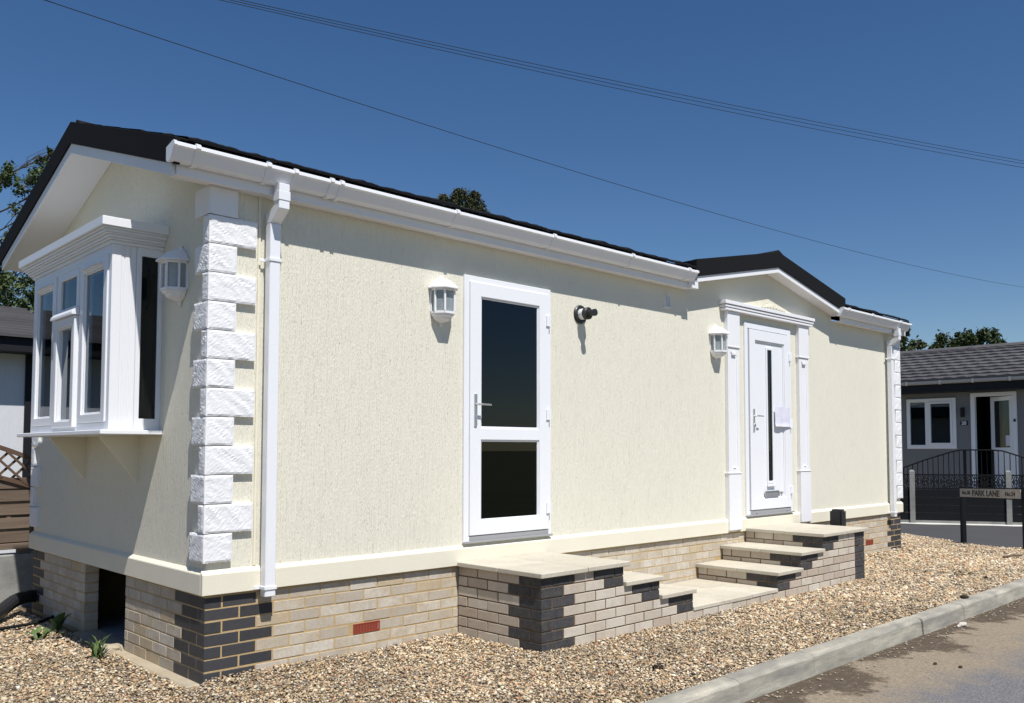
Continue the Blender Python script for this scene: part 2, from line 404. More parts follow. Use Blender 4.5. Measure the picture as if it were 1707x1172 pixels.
# base_x: location of the template relative to the kerb empty with stone start at x = 0
sheet('side_road', [(10.6, -2.235), (30, -9.4), (30, 5.9), (13, 5.9), (11.3, 1.5), (11.0, 0.0)], -0.144, 'side_tarmac')
edg = thing('edging', 'thin flush concrete edging where the gravel meets the side road', 'edging', (11.8, 0, -0.1))
for k in range(5):
    ya, yb_ = -2.05 + k * 0.75, -2.05 + k * 0.75 + 0.742
    P = [(gx_edge(y) + dx, y, z) for y in (ya, yb_) for dx, z in ((-0.01, -0.30), (-0.01, ghz(gx_edge(y), y) + 0.004), (0.05, ghz(gx_edge(y), y) + 0.002), (0.05, -0.30))]
    b = MB(); b.add(P, [(0, 1, 2, 3), (7, 6, 5, 4)] + [(i, (i + 1) % 4, 4 + (i + 1) % 4, 4 + i) for i in range(4)]); b.build('edging_stone', 'kerb_concrete', edg)

# ------------------------------------------------------------------ pebbles
def pebbles():
    rs = np.random.RandomState(3)
    N = 500000
    X = rs.uniform(-1.7, 12.2, N); Y = rs.uniform(-2.12, 4.0, N)
    edge = np.array([gx_edge(y) for y in np.linspace(-2.2, 4.1, 200)])
    ex = np.interp(Y, np.linspace(-2.2, 4.1, 200), edge)
    keep = (X < ex) & ~((X > -0.095) & (X < 10.0) & (Y > -0.005) & (Y < 4.0)) & ~((X > 1.95) & (X < 6.89) & (Y > -0.9))
    keep &= ~((X < -1.2) & (Y < -0.5)) & ~((X > 10) & (Y > 1.6))
    keep &= ~((X < 0.0) & (Y > 3.85))
    d = np.hypot(X + 2.275, Y + 5.127)
    vis = (0.70018 * (X + 2.275) + 0.71213 * (Y + 5.127))
    lat = 0.71307 * (X + 2.275) - 0.7011 * (Y + 5.127)
    px = 890 + 1445 * lat / np.maximum(vis, 0.1)
    keep &= (px > -260) & (px < 1960)
    dens = np.clip(6.0 / d, 0.3, 1.0) ** 1.1
    keep &= rs.rand(N) < dens
    X, Y, d = X[keep], Y[keep], d[keep]
    n = len(X)
    Z = np.array([ghz(x, y) for x, y in zip(X, Y)])
    ico = bmesh.new(); bmesh.ops.create_icosphere(ico, subdivisions=1, radius=1.0)
    ico.verts.ensure_lookup_table()
    bv = np.array([v.co[:] for v in ico.verts]); bf = np.array([[v.index for v in f.verts] for f in ico.faces]); ico.free()
    size = 0.0061 * np.exp(rs.normal(0, 0.34, n)) * np.clip(d / 6.5, 0.95, 1.7)
    big = rs.rand(n) < 0.012; size[big] *= 1.5
    sx = size * rs.uniform(0.9, 1.6, n); sy = size * rs.uniform(0.75, 1.15, n); sz = size * rs.uniform(0.5, 0.85, n)
    V = bv[None] * np.stack([sx, sy, sz], 1)[:, None, :]
    V = V * (1 + rs.uniform(-0.22, 0.22, (n, len(bv), 1)))
    ax = rs.uniform(-0.7, 0.7, n); c, s_ = np.cos(ax)[:, None], np.sin(ax)[:, None]
    y2 = V[:, :, 1] * c - V[:, :, 2] * s_; z2 = V[:, :, 1] * s_ + V[:, :, 2] * c
    an = rs.uniform(0, 6.283, n); c, s_ = np.cos(an)[:, None], np.sin(an)[:, None]
    x3 = V[:, :, 0] * c - y2 * s_; y3 = V[:, :, 0] * s_ + y2 * c
    P = np.stack([x3 + X[:, None], y3 + Y[:, None], z2 + (Z + rs.uniform(-0.004, 0.012, n))[:, None]], 2).reshape(-1, 3)
    F = (bf[None] + (np.arange(n) * len(bv))[:, None, None]).reshape(-1)
    me = bpy.data.meshes.new('pebbles')
    me.vertices.add(len(P)); me.vertices.foreach_set('co', P.ravel().astype(np.float32))
    nf = n * len(bf)
    me.loops.add(nf * 3); me.loops.foreach_set('vertex_index', F.astype(np.int32))
    me.polygons.add(nf); me.polygons.foreach_set('loop_start', np.arange(0, nf * 3, 3, dtype=np.int32)); me.polygons.foreach_set('loop_total', np.full(nf, 3, np.int32))
    pal = np.array([(0.45, 0.355, 0.225), (0.36, 0.265, 0.160), (0.52, 0.43, 0.295), (0.29, 0.205, 0.125), (0.235, 0.185, 0.135), (0.56, 0.49, 0.365),
                    (0.40, 0.265, 0.135), (0.19, 0.16, 0.135), (0.41, 0.285, 0.165), (0.31, 0.265, 0.205), (0.47, 0.375, 0.235), (0.13, 0.105, 0.085), (0.37, 0.215, 0.115), (0.46, 0.39, 0.285)])
    ci = rs.randint(0, len(pal), n)
    C = (pal[ci] * 0.85 + pal[ci].mean(1)[:, None] * 0.15) * 1.19 * rs.uniform(0.82, 1.18, (n, 1))
    lf = np.array([noise.noise(Vector((x * 0.9, y * 1.3, 4))) + 0.7 * noise.noise(Vector((x * 3.1, y * 3.6, 9))) for x, y in zip(X, Y)])
    C = C * (1.04 + 0.26 * lf)[:, None]
    C = C * np.array([1.01, 0.985, 0.92])
    red = rs.rand(n) < 0.008; C[red] = (0.36, 0.15, 0.09)
    wh = (rs.rand(n) < 0.02) & ~big; C[wh] = (0.70, 0.66, 0.56)
    CC = np.ones((n, len(bv), 4), np.float32); CC[:, :, :3] = C[:, None, :]
    at = me.color_attributes.new('tint', 'FLOAT_COLOR', 'POINT'); at.data.foreach_set('color', CC.ravel())
    me.update(); me.validate()
    me.materials.append(MAT['pebble'])
    o = bpy.data.objects.new('pebbles', me); COL.objects.link(o)
    tagit(o, 'loose mixed tan and grey pea gravel around the cream home', 'gravel', kind='stuff')
    print('pebbles', n)
pebbles()

# ------------------------------------------------------------------ the brick plinth
def brick_mesh(L, D=0.1025, H=0.065, nm='brick', m='buff_brick'):
    key = (round(L, 4), round(D, 4), round(H, 4), m)
    if key not in brick_mesh.cache:
        b = MB(); b.box(-L / 2, L / 2, -D / 2, D / 2, -H / 2, H / 2)
        me = bpy.data.meshes.new('brick'); me.from_pydata(b.v, [], b.f); me.materials.append(MAT[m])
        bm = bmesh.new(); bm.from_mesh(me); bmesh.ops.recalc_face_normals(bm, faces=bm.faces)
        bmesh.ops.bevel(bm, geom=bm.edges[:], offset=0.0018, segments=1, affect='EDGES'); bm.to_mesh(me); bm.free()
        brick_mesh.cache[key] = me
    return brick_mesh.cache[key]
brick_mesh.cache = {}
def put_brick(parent, cx, cy, cz, L, m, rz=0.0, D=0.1025, H=0.065):
    o = bpy.data.objects.new('brick', brick_mesh(L, D, H, m=m)); COL.objects.link(o)
    o.parent = parent
    o.location = Vector((cx + rnd.uniform(-.0012, .0012), cy + rnd.uniform(-.0018, .0018), cz + rnd.uniform(-.0012, .0012))) - ORIG[parent]
    o.rotation_euler = (0, 0, rz + rnd.uniform(-.004, .004))
    return o
def row(parent, axis, fixed, a, b, z, lead, tail, m_light, m_dark, sgn=1, step=0.225, first=None, skip=None):
    """lay one course between a and b; lead/tail: dark lengths at each end (list of brick lengths); the rest light stretchers"""
    segs = []; p = a
    for L in lead:
        segs.append((p, p + L, m_dark)); p += L + 0.01
    q = b; tl = []
    for L in tail:
        tl.append((q - L, q, m_dark)); q -= L + 0.01
    if first: segs.append((p, p + first, m_light)); p += first + 0.01
    while p < q - 0.02:
        L = min(0.215, q - p)
        if q - p - 0.225 < 0.05 and q - p <= 0.275: L = q - p
        segs.append((p, p + L, m_light)); p += L + 0.01
    segs += tl
    for (s, e, mm) in segs:
        if skip and skip((s + e) / 2, z): continue
        c = (s + e) / 2
        if axis == 'x': put_brick(parent, c, fixed + 0.05125 * sgn, z, e - s, mm)
        else: put_brick(parent, fixed + 0.05125 * sgn, c, z, e - s, mm, math.pi / 2)

pl = thing('brick_plinth', 'buff brick plinth with dark brick corners carrying the cream home', 'brick wall', (5, 1.775, 0))
ST, HD = 0.215, 0.1025
ZB = [-0.0095 + 0.075 * k for k in range(7)]
XR = 10.0; YB = 3.55
AIR = [(1.04, 1.255, 2), (8.89, 9.105, 2)]
def hid(x, z):                                   # wholly buried behind the solid step blocks
    if 2.12 < x < 2.75: return True
    if 6.25 < x < 6.72: return True
    if 2.75 <= x < 3.2 and z < 0.33: return True
    if 3.2 <= x < 3.65 and z < 0.18: return True
    if 3.65 <= x < 5.1 and z < 0.04: return True
    if 5.1 <= x < 5.5 and z < 0.18: return True
    if 5.5 <= x <= 6.25 and z < 0.33: return True
    return any(abs(x - (a + b) / 2) < 0.11 and abs(z - ZB[k]) < 0.02 for a, b, k in AIR)
for k, z in enumerate(ZB):
    t1 = (k % 2 == 0)
    # long front wall; in odd courses the corner brick is a stretcher lying along the front
    if t1: row(pl, 'x', 0.0, 0.1125, XR - 0.1125, z, [ST], [ST], 'buff_brick', 'dark_brick', skip=hid)
    else: row(pl, 'x', 0.0, 0.0, XR, z, [ST, ST], [ST, ST], 'buff_brick', 'dark_brick', skip=hid)
    # end wall, near pier
    if t1: row(pl, 'y', 0.0, 0.0, 1.293, z, [ST, ST], [], 'buff_brick', 'dark_brick')
    else: row(pl, 'y', 0.0, 0.1125, 1.293, z, [ST], [], 'buff_brick', 'dark_brick')
    # end wall, far pier
    if t1: row(pl, 'y', 0.0, 2.155, YB - 0.1125, z, [], [ST], 'buff_brick', 'dark_brick', first=HD)
    else: row(pl, 'y', 0.0, 2.155, YB, z, [], [ST], 'buff_brick', 'dark_brick', first=ST)
    # far end return (dark corner)
    if t1: row(pl, 'y', XR - 0.1025, 0.0, 0.45, z, [ST], [], 'buff_brick', 'dark_brick')
    else: row(pl, 'y', XR - 0.1025, 0.1125, 0.45, z, [ST], [], 'buff_brick', 'dark_brick')
    if t1: put_brick(pl, 0.05125, YB - 0.05, z, HD, 'dark_brick')
mo = MB()
mo.box(0.0022, XR - 0.0022, 0.0024, 0.098, -0.20, 0.482)
mo.box(0.0026, 0.098, 0.098, 1.290, -0.20, 0.4815)
mo.box(0.0026, 0.098, 2.1575, YB - 0.003, -0.20, 0.4815)
mo.box(XR - 0.098, XR - 0.0055, 0.098, YB, -0.20, 0.4815)
mo.box(0.098, XR - 0.098, YB - 0.1, YB - 0.006, -0.20, 0.4812)
mo.build('mortar', 'yellow_mortar', pl)
# far pier return bricks were headers; red air bricks let into the front face
for i, (a, b, k) in enumerate(AIR):
    ab = MB(); ab.frame(a, b, ZB[k] - 0.0325, ZB[k] + 0.0325, 0.006, -0.003, 0.05)
    ab.box(a + 0.006, b - 0.006, 0.012, 0.05, ZB[k] - 0.0265, ZB[k] + 0.0265)
    for j in range(1, 6):
        zz = ZB[k] - 0.0325 + j * 0.0108; ab.box(a + 0.006, b - 0.006, -0.001, 0.012, zz - 0.0025, zz + 0.0025)
    for j in range(1, 9):
        xx = a + j * 0.024; ab.box(xx - 0.0025, xx + 0.0025, 0.0, 0.012, ZB[k] - 0.0265, ZB[k] + 0.0265)
    ab.build('air_brick', 'red_terracotta', pl, label='red terracotta air brick')
ft = MB(); ft.prism([(-0.085, 0.06), (0.12, 0.03), (0.12, 2.2), (-0.07, 2.2), (-0.10, 1.6)], 'z', -0.25, -0.043)
ft.build('footing', 'concrete', pl, bevel=0.01)
vf = MB(); vf.box(0.12, 1.6, 0.9, 2.6, -0.25, -0.045); vf.build('underfloor_slab', 'grey_concrete', pl)

# ------------------------------------------------------------------ brick steps
stp = thing('brick_steps', 'brick steps rising to both doors from a low paved landing, dark brick edges', 'steps', (4.42, -0.45, 0))
FY = -0.90
ZS = [0.4535 - 0.075 * k for k in range(7)]
LX, RX = 1.955, 6.89
LR = {0: 2.83, 1: 2.83, 2: 3.27, 3: 3.27, 4: 3.723, 5: 3.723}
RL = {0: 5.965, 1: 5.965, 2: 5.515, 3: 5.515, 4: 5.075, 5: 5.075}
for k, z in enumerate(ZS):
    t1 = k % 2 == 0
    if k < 6:
        row(stp, 'x', FY, LX + (0.0 if not t1 else 0.1125), LR[k], z, [ST] if not t1 else [ST], [ST] if not t1 else [HD, ST][:2] if k == 0 else ([HD, ST] if t1 else [ST]), 'step_brick', 'dusty_dark_brick')
        row(stp, 'x', FY, RL[k], RX, z, [HD, ST] if t1 else [ST], [ST] if t1 else [HD, HD], 'step_brick', 'dusty_dark_brick')
    else:
        row(stp, 'x', FY, LX + 0.1125, RX, z, [ST], [ST], 'step_brick', 'dusty_dark_brick')
    # left side face
    if t1: row(stp, 'y', LX, FY, -0.012, z, [ST], [], 'step_brick', 'dusty_dark_brick')
    else: row(stp, 'y', LX, FY + 0.1125, -0.012, z, [ST], [], 'step_brick', 'dusty_dark_brick')
    # far side face
    if t1: row(stp, 'y', RX - 0.1025, FY + 0.1125, -0.012, z, [ST], [], 'step_brick', 'dusty_dark_brick')
    else: row(stp, 'y', RX - 0.1025, FY + 0.1125, -0.012, z, [HD], [], 'step_brick', 'dusty_dark_brick')
    # risers of the right hand flight, facing the landing
    if k < 6:
        if t1: row(stp, 'y', RL[k], FY + 0.1125, -0.012, z, [ST], [], 'step_brick', 'dusty_dark_brick')
        else: row(stp, 'y', RL[k], FY + 0.1125, -0.012, z, [HD], [], 'step_brick', 'dusty_dark_brick')
        if t1: row(stp, 'y', LR[k] - 0.1025, FY + 0.1125, -0.012, z, [HD], [], 'step_brick', 'dusty_dark_brick')
        else: row(stp, 'y', LR[k] - 0.1025, FY + 0.1125, -0.012, z, [HD], [], 'step_brick', 'dusty_dark_brick')
mo = MB(); e = 0.0055
mo.prism([(LX + e, -0.2), (RX - e, -0.2), (RX - e, 0.486), (RL[0] + e, 0.486), (RL[0] + e, 0.336), (RL[2] + e, 0.336), (RL[2] + e, 0.186), (RL[4] + e, 0.186),
          (RL[4] + e, 0.036), (LR[4] - e, 0.036), (LR[4] - e, 0.186), (LR[2] - e, 0.186), (LR[2] - e, 0.336), (LR[0] - e, 0.336), (LR[0] - e, 0.486), (LX + e, 0.486)], 'y', FY + e, -0.008)
mo.build('mortar', 'brown_mortar', stp)
def slabs(x0, x1, y0, y1, ztop, nx, ny, th=0.034):
    for i in range(nx):
        for j in range(ny):
            a = x0 + (x1 - x0) * i / nx; b = x0 + (x1 - x0) * (i + 1) / nx; c = y0 + (y1 - y0) * j / ny; d = y0 + (y1 - y0) * (j + 1) / ny
            g = 0.0028
            q = MB(); dz = rnd.uniform(-0.0015, 0.0015)
            q.box(a + g * (i > 0), b - g * (i < nx - 1), c + g * (j > 0), d - g * (j < ny - 1), ztop - th + dz, ztop + dz)
            q.build('paving_slab', 'paving', stp, bevel=0.004)
slabs(1.925, 2.876, -0.932, -0.032, 0.521, 2, 2)
slabs(2.834, 3.293, -0.928, -0.004, 0.372, 1, 2)
slabs(3.274, 3.735, -0.93, -0.004, 0.222, 1, 2)
slabs(3.727, 5.071, -0.906, -0.004, 0.070, 3, 2)
slabs(5.045, 5.511, -0.93, -0.004, 0.222, 1, 2)
slabs(5.485, 5.961, -0.928, -0.004, 0.372, 1, 2)
slabs(5.935, 6.935, -0.932, -0.032, 0.521, 2, 2)

# ------------------------------------------------------------------ the park home
hm = thing('park_home', 'cream rendered park home with white quoins, bay window and black roof', 'mobile home', (5, 1.775, 0.49))
W, L = 3.55, 10.0; YM = W / 2; SL = 0.318
zb = lambda y: 3.555 - SL * abs(y - YM)            # underside of the bargeboard line
D1 = (2.03, 2.93, 0.675, 2.70); D2 = (5.99, 6.95, 0.665, 2.745)
b = MB(); holed_wall(b, 0.0, L, 0.49, 2.985, [D1, D2], 0.0, 0.09)
b.build('side_wall', 'cream_stucco', hm)
b = MB(); b.prism([(4.92, 2.9855), (8.03, 2.9855), (8.03, 3.05), (6.475, 3.372), (4.92, 3.05)], 'y', 0.0005, 0.09); b.build('pediment', 'cream_stucco', hm)
BAYH = (0.86, 2.38, 1.53, 2.62)
b = MB(END); holed_wall(b, 0.09, W - 0.09, 0.49, 2.985, [BAYH], 0.0, 0.09)
b.build('gable_wall', 'cream_stucco', hm)
b = MB(END); b.prism([(0.0, 2.9855), (W, 2.9855), (W, 3.012), (YM, 3.577), (0.0, 3.012)], 'x', 0.0005, 0.09) if False else b.add([(u, d, z) for d in (0.0005, 0.09) for u, z in ((0.0, 2.9855), (W, 2.9855), (W, 3.012), (YM, 3.577), (0.0, 3.012))], [(0, 1, 2, 3, 4), (9, 8, 7, 6, 5)] + [(i, (i + 1) % 5, 5 + (i + 1) % 5, 5 + i) for i in range(5)]); b.build('gable', 'cream_stucco', hm)
b = MB(END); b.box(0.09, W - 0.09, L - 0.09, L, 0.49, 2.985); b.prism([(0.0, 2.985), (W, 2.985), (YM, 3.55)], 'y', L - 0.09, L - 0.0005); b.build('far_wall', 'cream_stucco', hm)
b = MB(); b.box(0.0, L, W - 0.09, W, 0.49, 2.985); b.build('back_wall', 'cream_stucco', hm)
b = MB(); b.box(0.095, L - 0.095, 0.095, W - 0.095, 0.51, 0.62); b.build('floor', 'room_floor', hm)
b = MB(); b.box(0.095, L - 0.095, 0.095, W - 0.095, 2.88, 2.93); b.build('ceiling', 'room_wall', hm)
b = MB(); b.box(3.6, 3.7, 0.095, W - 0.095, 0.62, 2.88); b.box(0.4, 3.6, 2.75, 2.8, 0.62, 2.88)
b.box(5.4, 5.45, 0.095, W - 0.095, 0.62, 2.88); b.box(1.55, 1.6, 0.095, 1.6, 0.62, 2.88); b.box(5.45, 7.6, 1.5, 1.55, 0.62, 2.88); b.build('partition', 'room_wall', hm)
# base band with a weathered top edge, cut for the pilasters
prof = [(0.0, 0.489), (-0.03, 0.489), (-0.03, 0.615), (0.0, 0.640)]
b = MB()
for x0, x1 in ((-0.03, 5.604), (5.838, 7.118), (7.352, L + 0.03)): b.prism([(y - 0.0 if y == 0 else y, z) for y, z in prof], 'x', x0, x1)
b.build('base_band', 'smooth_stucco', hm, bevel=0.004)
b = MB(END)
b.prism([(0.0, 0.489), (-0.03, 0.489), (-0.03, 0.615), (0.0, 0.640)], 'x', 0.0005, W + 0.03); b.build('base_band', 'smooth_stucco', hm, bevel=0.004)
b = MB(END)
b.prism([(L, 0.489), (L + 0.03, 0.489), (L + 0.03, 0.615), (L, 0.640)], 'x', 0.0005, W + 0.03); b.build('base_band', 'smooth_stucco', hm, bevel=0.004)
b = MB(); b.box(0.300, 0.318, -0.010, 0.0, 0.64, 2.98); b.build('render_bead', 'smooth_stucco', hm, bevel=0.003)
# --- roof
XV, XE = -0.29, 10.03
rp = MB()
for s in (-1, 1):
    P = [(YM, zb(YM) + 0.185), (YM, zb(YM) + 0.222), (YM + s * 1.925, zb(YM + 1.925) + 0.222), (YM + s * 1.925, zb(YM + 1.925) + 0.185)]
    if s == 1: rp.prism(P, 'x', XV + 0.02, XE)
    else:
        rp.prism(P, 'x', XV + 0.02, 4.875); rp.prism(P, 'x', 8.075, XE)
        Q = [(YM, zb(YM) + 0.185), (YM, zb(YM) + 0.222), (0.06, zb(0.06) + 0.222), (0.06, zb(0.06) + 0.185)]
        rp.prism(Q, 'x', 4.8755, 8.0745)
roof = rp.build('roof', 'roof_black', hm)
# rippled granulated tiles, one strip per course, lapping the one below
for c, X0_, X1_ in [(c, *r_) for c in range(5) for r_ in ((XV + 0.06, 4.865), (8.085, XE - 0.02))]:
    tb = MB(); nx = 520 if X0_ < 0 else 220; y0 = -0.172 + c * 0.37; y1 = y0 + 0.40
    P = []; F = []
    for i in range(nx + 1):
        x = X0_ + (X1_ - X0_) * i / nx
        r = 0.003 * math.sin(x * 2 * math.pi / 0.19 + c) + 0.013 * noise.noise(Vector((x * 3.3, c * 7, 1))) + 0.008 * noise.noise(Vector((x * 9, c * 7, 5))) + 0.0065 * noise.noise(Vector((x * 27, c, 2)))
        for (y, dz) in ((y0, 0.006), (y0 - 0.004, 0.024 + r), (y0 + 0.02, 0.031 + r), (y1, 0.026 + 0.4 * r)):
            P.append((x, y, zb(y) + 0.222 + dz))
    for i in range(nx):
        for j in range(3): F.append((i * 4 + j, i * 4 + 4 + j, i * 4 + 5 + j, i * 4 + 1 + j))
    tb.add(P, F); tb.build('roof_tile_course', 'roof_black', roof, norm=True, smooth=False)
b = MB(); b.prism([(YM - 0.14, zb(YM - .14) + 0.225), (YM, zb(YM) + 0.262), (YM + 0.14, zb(YM + .14) + 0.225), (YM, zb(YM) + 0.222)], 'x', XV + 0.03, XE - 0.01); b.build('ridge_cap', 'roof_black', roof)
def sloped(mb, axis, lo, hi, a, b_, y0, y1, f):      # band between lo and hi above the line f, from y0 over the apex to y1
    for (p, q) in ((y0, YMID[0]), (YMID[0], y1)):
        mb.prism([(p, f(p) + lo), (q, f(q) + lo), (q, f(q) + hi), (p, f(p) + hi)], axis, a, b_)
YMID = [YM]
for s, (y0, y1) in enumerate(((-0.16, YM), (YM, W + 0.16))):
    b = MB(); b.prism([(y0, zb(y0) + 0.072), (y1, zb(y1) + 0.072), (y1, zb(y1) + 0.228), (y0, zb(y0) + 0.228)], 'x', XV - 0.012, XV + 0.022)
    b.prism([(y0, zb(y0) + 0.2225), (y1, zb(y1) + 0.2225), (y1, zb(y1) + 0.236), (y0, zb(y0) + 0.236)], 'x', XV - 0.012, XV + 0.12)
    b.build('verge_trim', 'roof_black', hm, bevel=0.003)
    a0 = max(y0, -0.10); a1 = min(y1, W + 0.10)
    b = MB(); b.prism([(a0, zb(a0)), (a1, zb(a1)), (a1, zb(a1) + 0.10), (a0, zb(a0) + 0.10)], 'x', XV, XV + 0.02); b.build('bargeboard', 'white_paint', hm, bevel=0.002)
    b = MB(); b.prism([(a0, zb(a0) + 0.012), (a1, zb(a1) + 0.012), (a1, zb(a1) + 0.027), (a0, zb(a0) + 0.027)], 'x', XV + 0.0205, -0.001); b.build('soffit', 'white_paint', hm)
    b = MB(); b.prism([(y0, zb(y0) + 0.02), (y1, zb(y1) + 0.02), (y1, zb(y1) + 0.228), (y0, zb(y0) + 0.228)], 'x', XE, XE + 0.03); b.build('verge_trim', 'roof_black', hm)
# eaves: fascia and flat soffit, stopping for the porch gable
for x0, x1 in ((XV + 0.021, 4.90), (8.06, L + 0.02)):
    b = MB(); b.box(x0, x1, -0.115, -0.10, 2.968, 3.135); b.build('fascia', 'white_paint', hm)
    b = MB(); b.box(x0, x1, -0.0995, -0.0005, 2.976, 2.984); b.build('eaves_soffit', 'white_paint', hm)
b = MB(); b.box(XV + 0.021, L + 0.02, W + 0.10, W + 0.115, 2.968, 3.13); b.build('fascia', 'white_paint', hm)
b = MB(); b.box(XV + 0.021, XV + 0.04, -0.0995, -0.001, 2.9845, 3.12); b.build('eaves_box_end', 'white_paint', hm)
b = MB(); b.box(XV - 0.013, XV + 0.10, -0.135, -0.116, 3.035, 3.12); b.build('gutter_gap', 'roof_black', hm)
# gutters
gp = [(-0.116, 3.110), (-0.116, 3.040), (-0.128, 3.026), (-0.162, 3.026), (-0.178, 3.040), (-0.213, 3.096), (-0.227, 3.104), (-0.226, 3.122), (-0.210, 3.131), (-0.204, 3.120), (-0.207, 3.100), (-0.172, 3.046), (-0.160, 3.032), (-0.131, 3.032), (-0.121, 3.043), (-0.121, 3.110)]
def gprof(g): return [(-0.169 + (y + 0.169) * (1 + g), 3.075 + (z - 3.075) * (1 + g * 0.9)) for y, z in gp]
for gx0, gx1, brs in ((-0.325, 4.815, (-0.19, 0.255, 0.44, 0.70, 0.775, 1.76, 2.79, 3.81, 4.68)), (7.93, 9.96, (8.08, 8.75, 9.62))):
    b = MB(); b.prism(gp, 'x', gx0, gx1)
    gt = b.build('gutter', 'white_pvc', hm)
    for x in brs:
        b = MB(); b.prism(gprof(0.17), 'x', x - 0.014, x + 0.014); b.build('gutter_bracket', 'white_pvc', gt)
    cap = [p for p in gprof(0.06)[:9]]
    for x in (gx0, gx1):
        b = MB(); b.prism(cap, 'x', x - 0.006, x + 0.012); b.build('gutter_end_cap', 'white_pvc', gt)
b = MB(); b.box(4.80, 4.902, -0.165, -0.1155, 2.965, 3.03); b.build('eaves_box_end', 'white_paint', hm)
# porch gable
PX, PS = 6.475, 0.205
pb = lambda x: 3.357 - PS * abs(x - PX)
for (x0, x1) in ((4.905, PX), (PX, 8.045)):
    b = MB(); b.prism([(x0, pb(x0)), (x1, pb(x1)), (x1, pb(x1) + 0.065), (x0, pb(x0) + 0.065)], 'y', -0.158, -0.142); b.build('bargeboard', 'white_paint', hm, bevel=0.002)
    b = MB(); b.prism([(x0, pb(x0) + 0.008), (x1, pb(x1) + 0.008), (x1, pb(x1) + 0.022), (x0, pb(x0) + 0.022)], 'y', -0.1415, -0.001); b.build('soffit', 'white_paint', hm)
    e0 = x0 - 0.035 if x0 < PX else x0; e1 = x1 + 0.035 if x1 > PX else x1
    b = MB(); b.prism([(e0, pb(e0) + 0.058), (e1, pb(e1) + 0.058), (e1, pb(e1) + 0.232), (e0, pb(e0) + 0.232)], 'y', -0.172, -0.120)
    b.build('verge_trim', 'roof_black', hm, bevel=0.003)
    b = MB(); b.prism([(e0, pb(e0) + 0.19), (e1, pb(e1) + 0.19), (e1, pb(e1) + 0.229), (e0, pb(e0) + 0.229)], 'y', -0.1195, 1.25); b.build('porch_roof', 'roof_black', hm)
b = MB(); b.prism([(PX - 0.12, pb(PX - .12) + 0.233), (PX, pb(PX) + 0.256), (PX + 0.12, pb(PX - .12) + 0.233), (PX, pb(PX) + 0.2)], 'y', -0.165, 1.2); b.build('ridge_cap', 'roof_black', hm)
# downpipes
def downpipe(x, top_clip):
    b = MB(); b.box(x - 0.036, x + 0.036, -0.100, -0.034, 0.45, 2.7995)
    p = b.build('downpipe', 'white_pvc', hm, bevel=0.005)
    b = MB(); b.box(x - 0.036, x + 0.036, -0.205, -0.137, 2.986, 3.032)
    b.box(x - 0.040, x + 0.040, -0.209, -0.133, 2.925, 2.985); b.build('outlet', 'white_pvc', p, bevel=0.003)
    b = MB(); b.add([(xx, y, z) for xx in (x - 0.036, x + 0.036) for (y, z) in ((-0.205, 2.93), (-0.137, 2.93), (-0.137, 2.905), (-0.034, 2.855), (-0.034, 2.80), (-0.100, 2.80), (-0.205, 2.872))],
                    [(0, 1, 2, 3, 4, 5, 6), (13, 12, 11, 10, 9, 8, 7)] + [(i, (i + 1) % 7, 7 + (i + 1) % 7, 7 + i) for i in range(7)])
    b.build('swan_neck', 'white_pvc', p, bevel=0.003)
    for z in (top_clip, 0.505):
        b = MB(); b.box(x - 0.042, x + 0.042, -0.106, -0.030, z - 0.011, z + 0.011); b.box(x - 0.075, x - 0.042, -0.036, -0.0315, z - 0.011, z + 0.011)
        b.build('pipe_clip', 'white_pvc', p, bevel=0.002)
downpipe(0.372, 2.565); downpipe(9.615, 2.62)
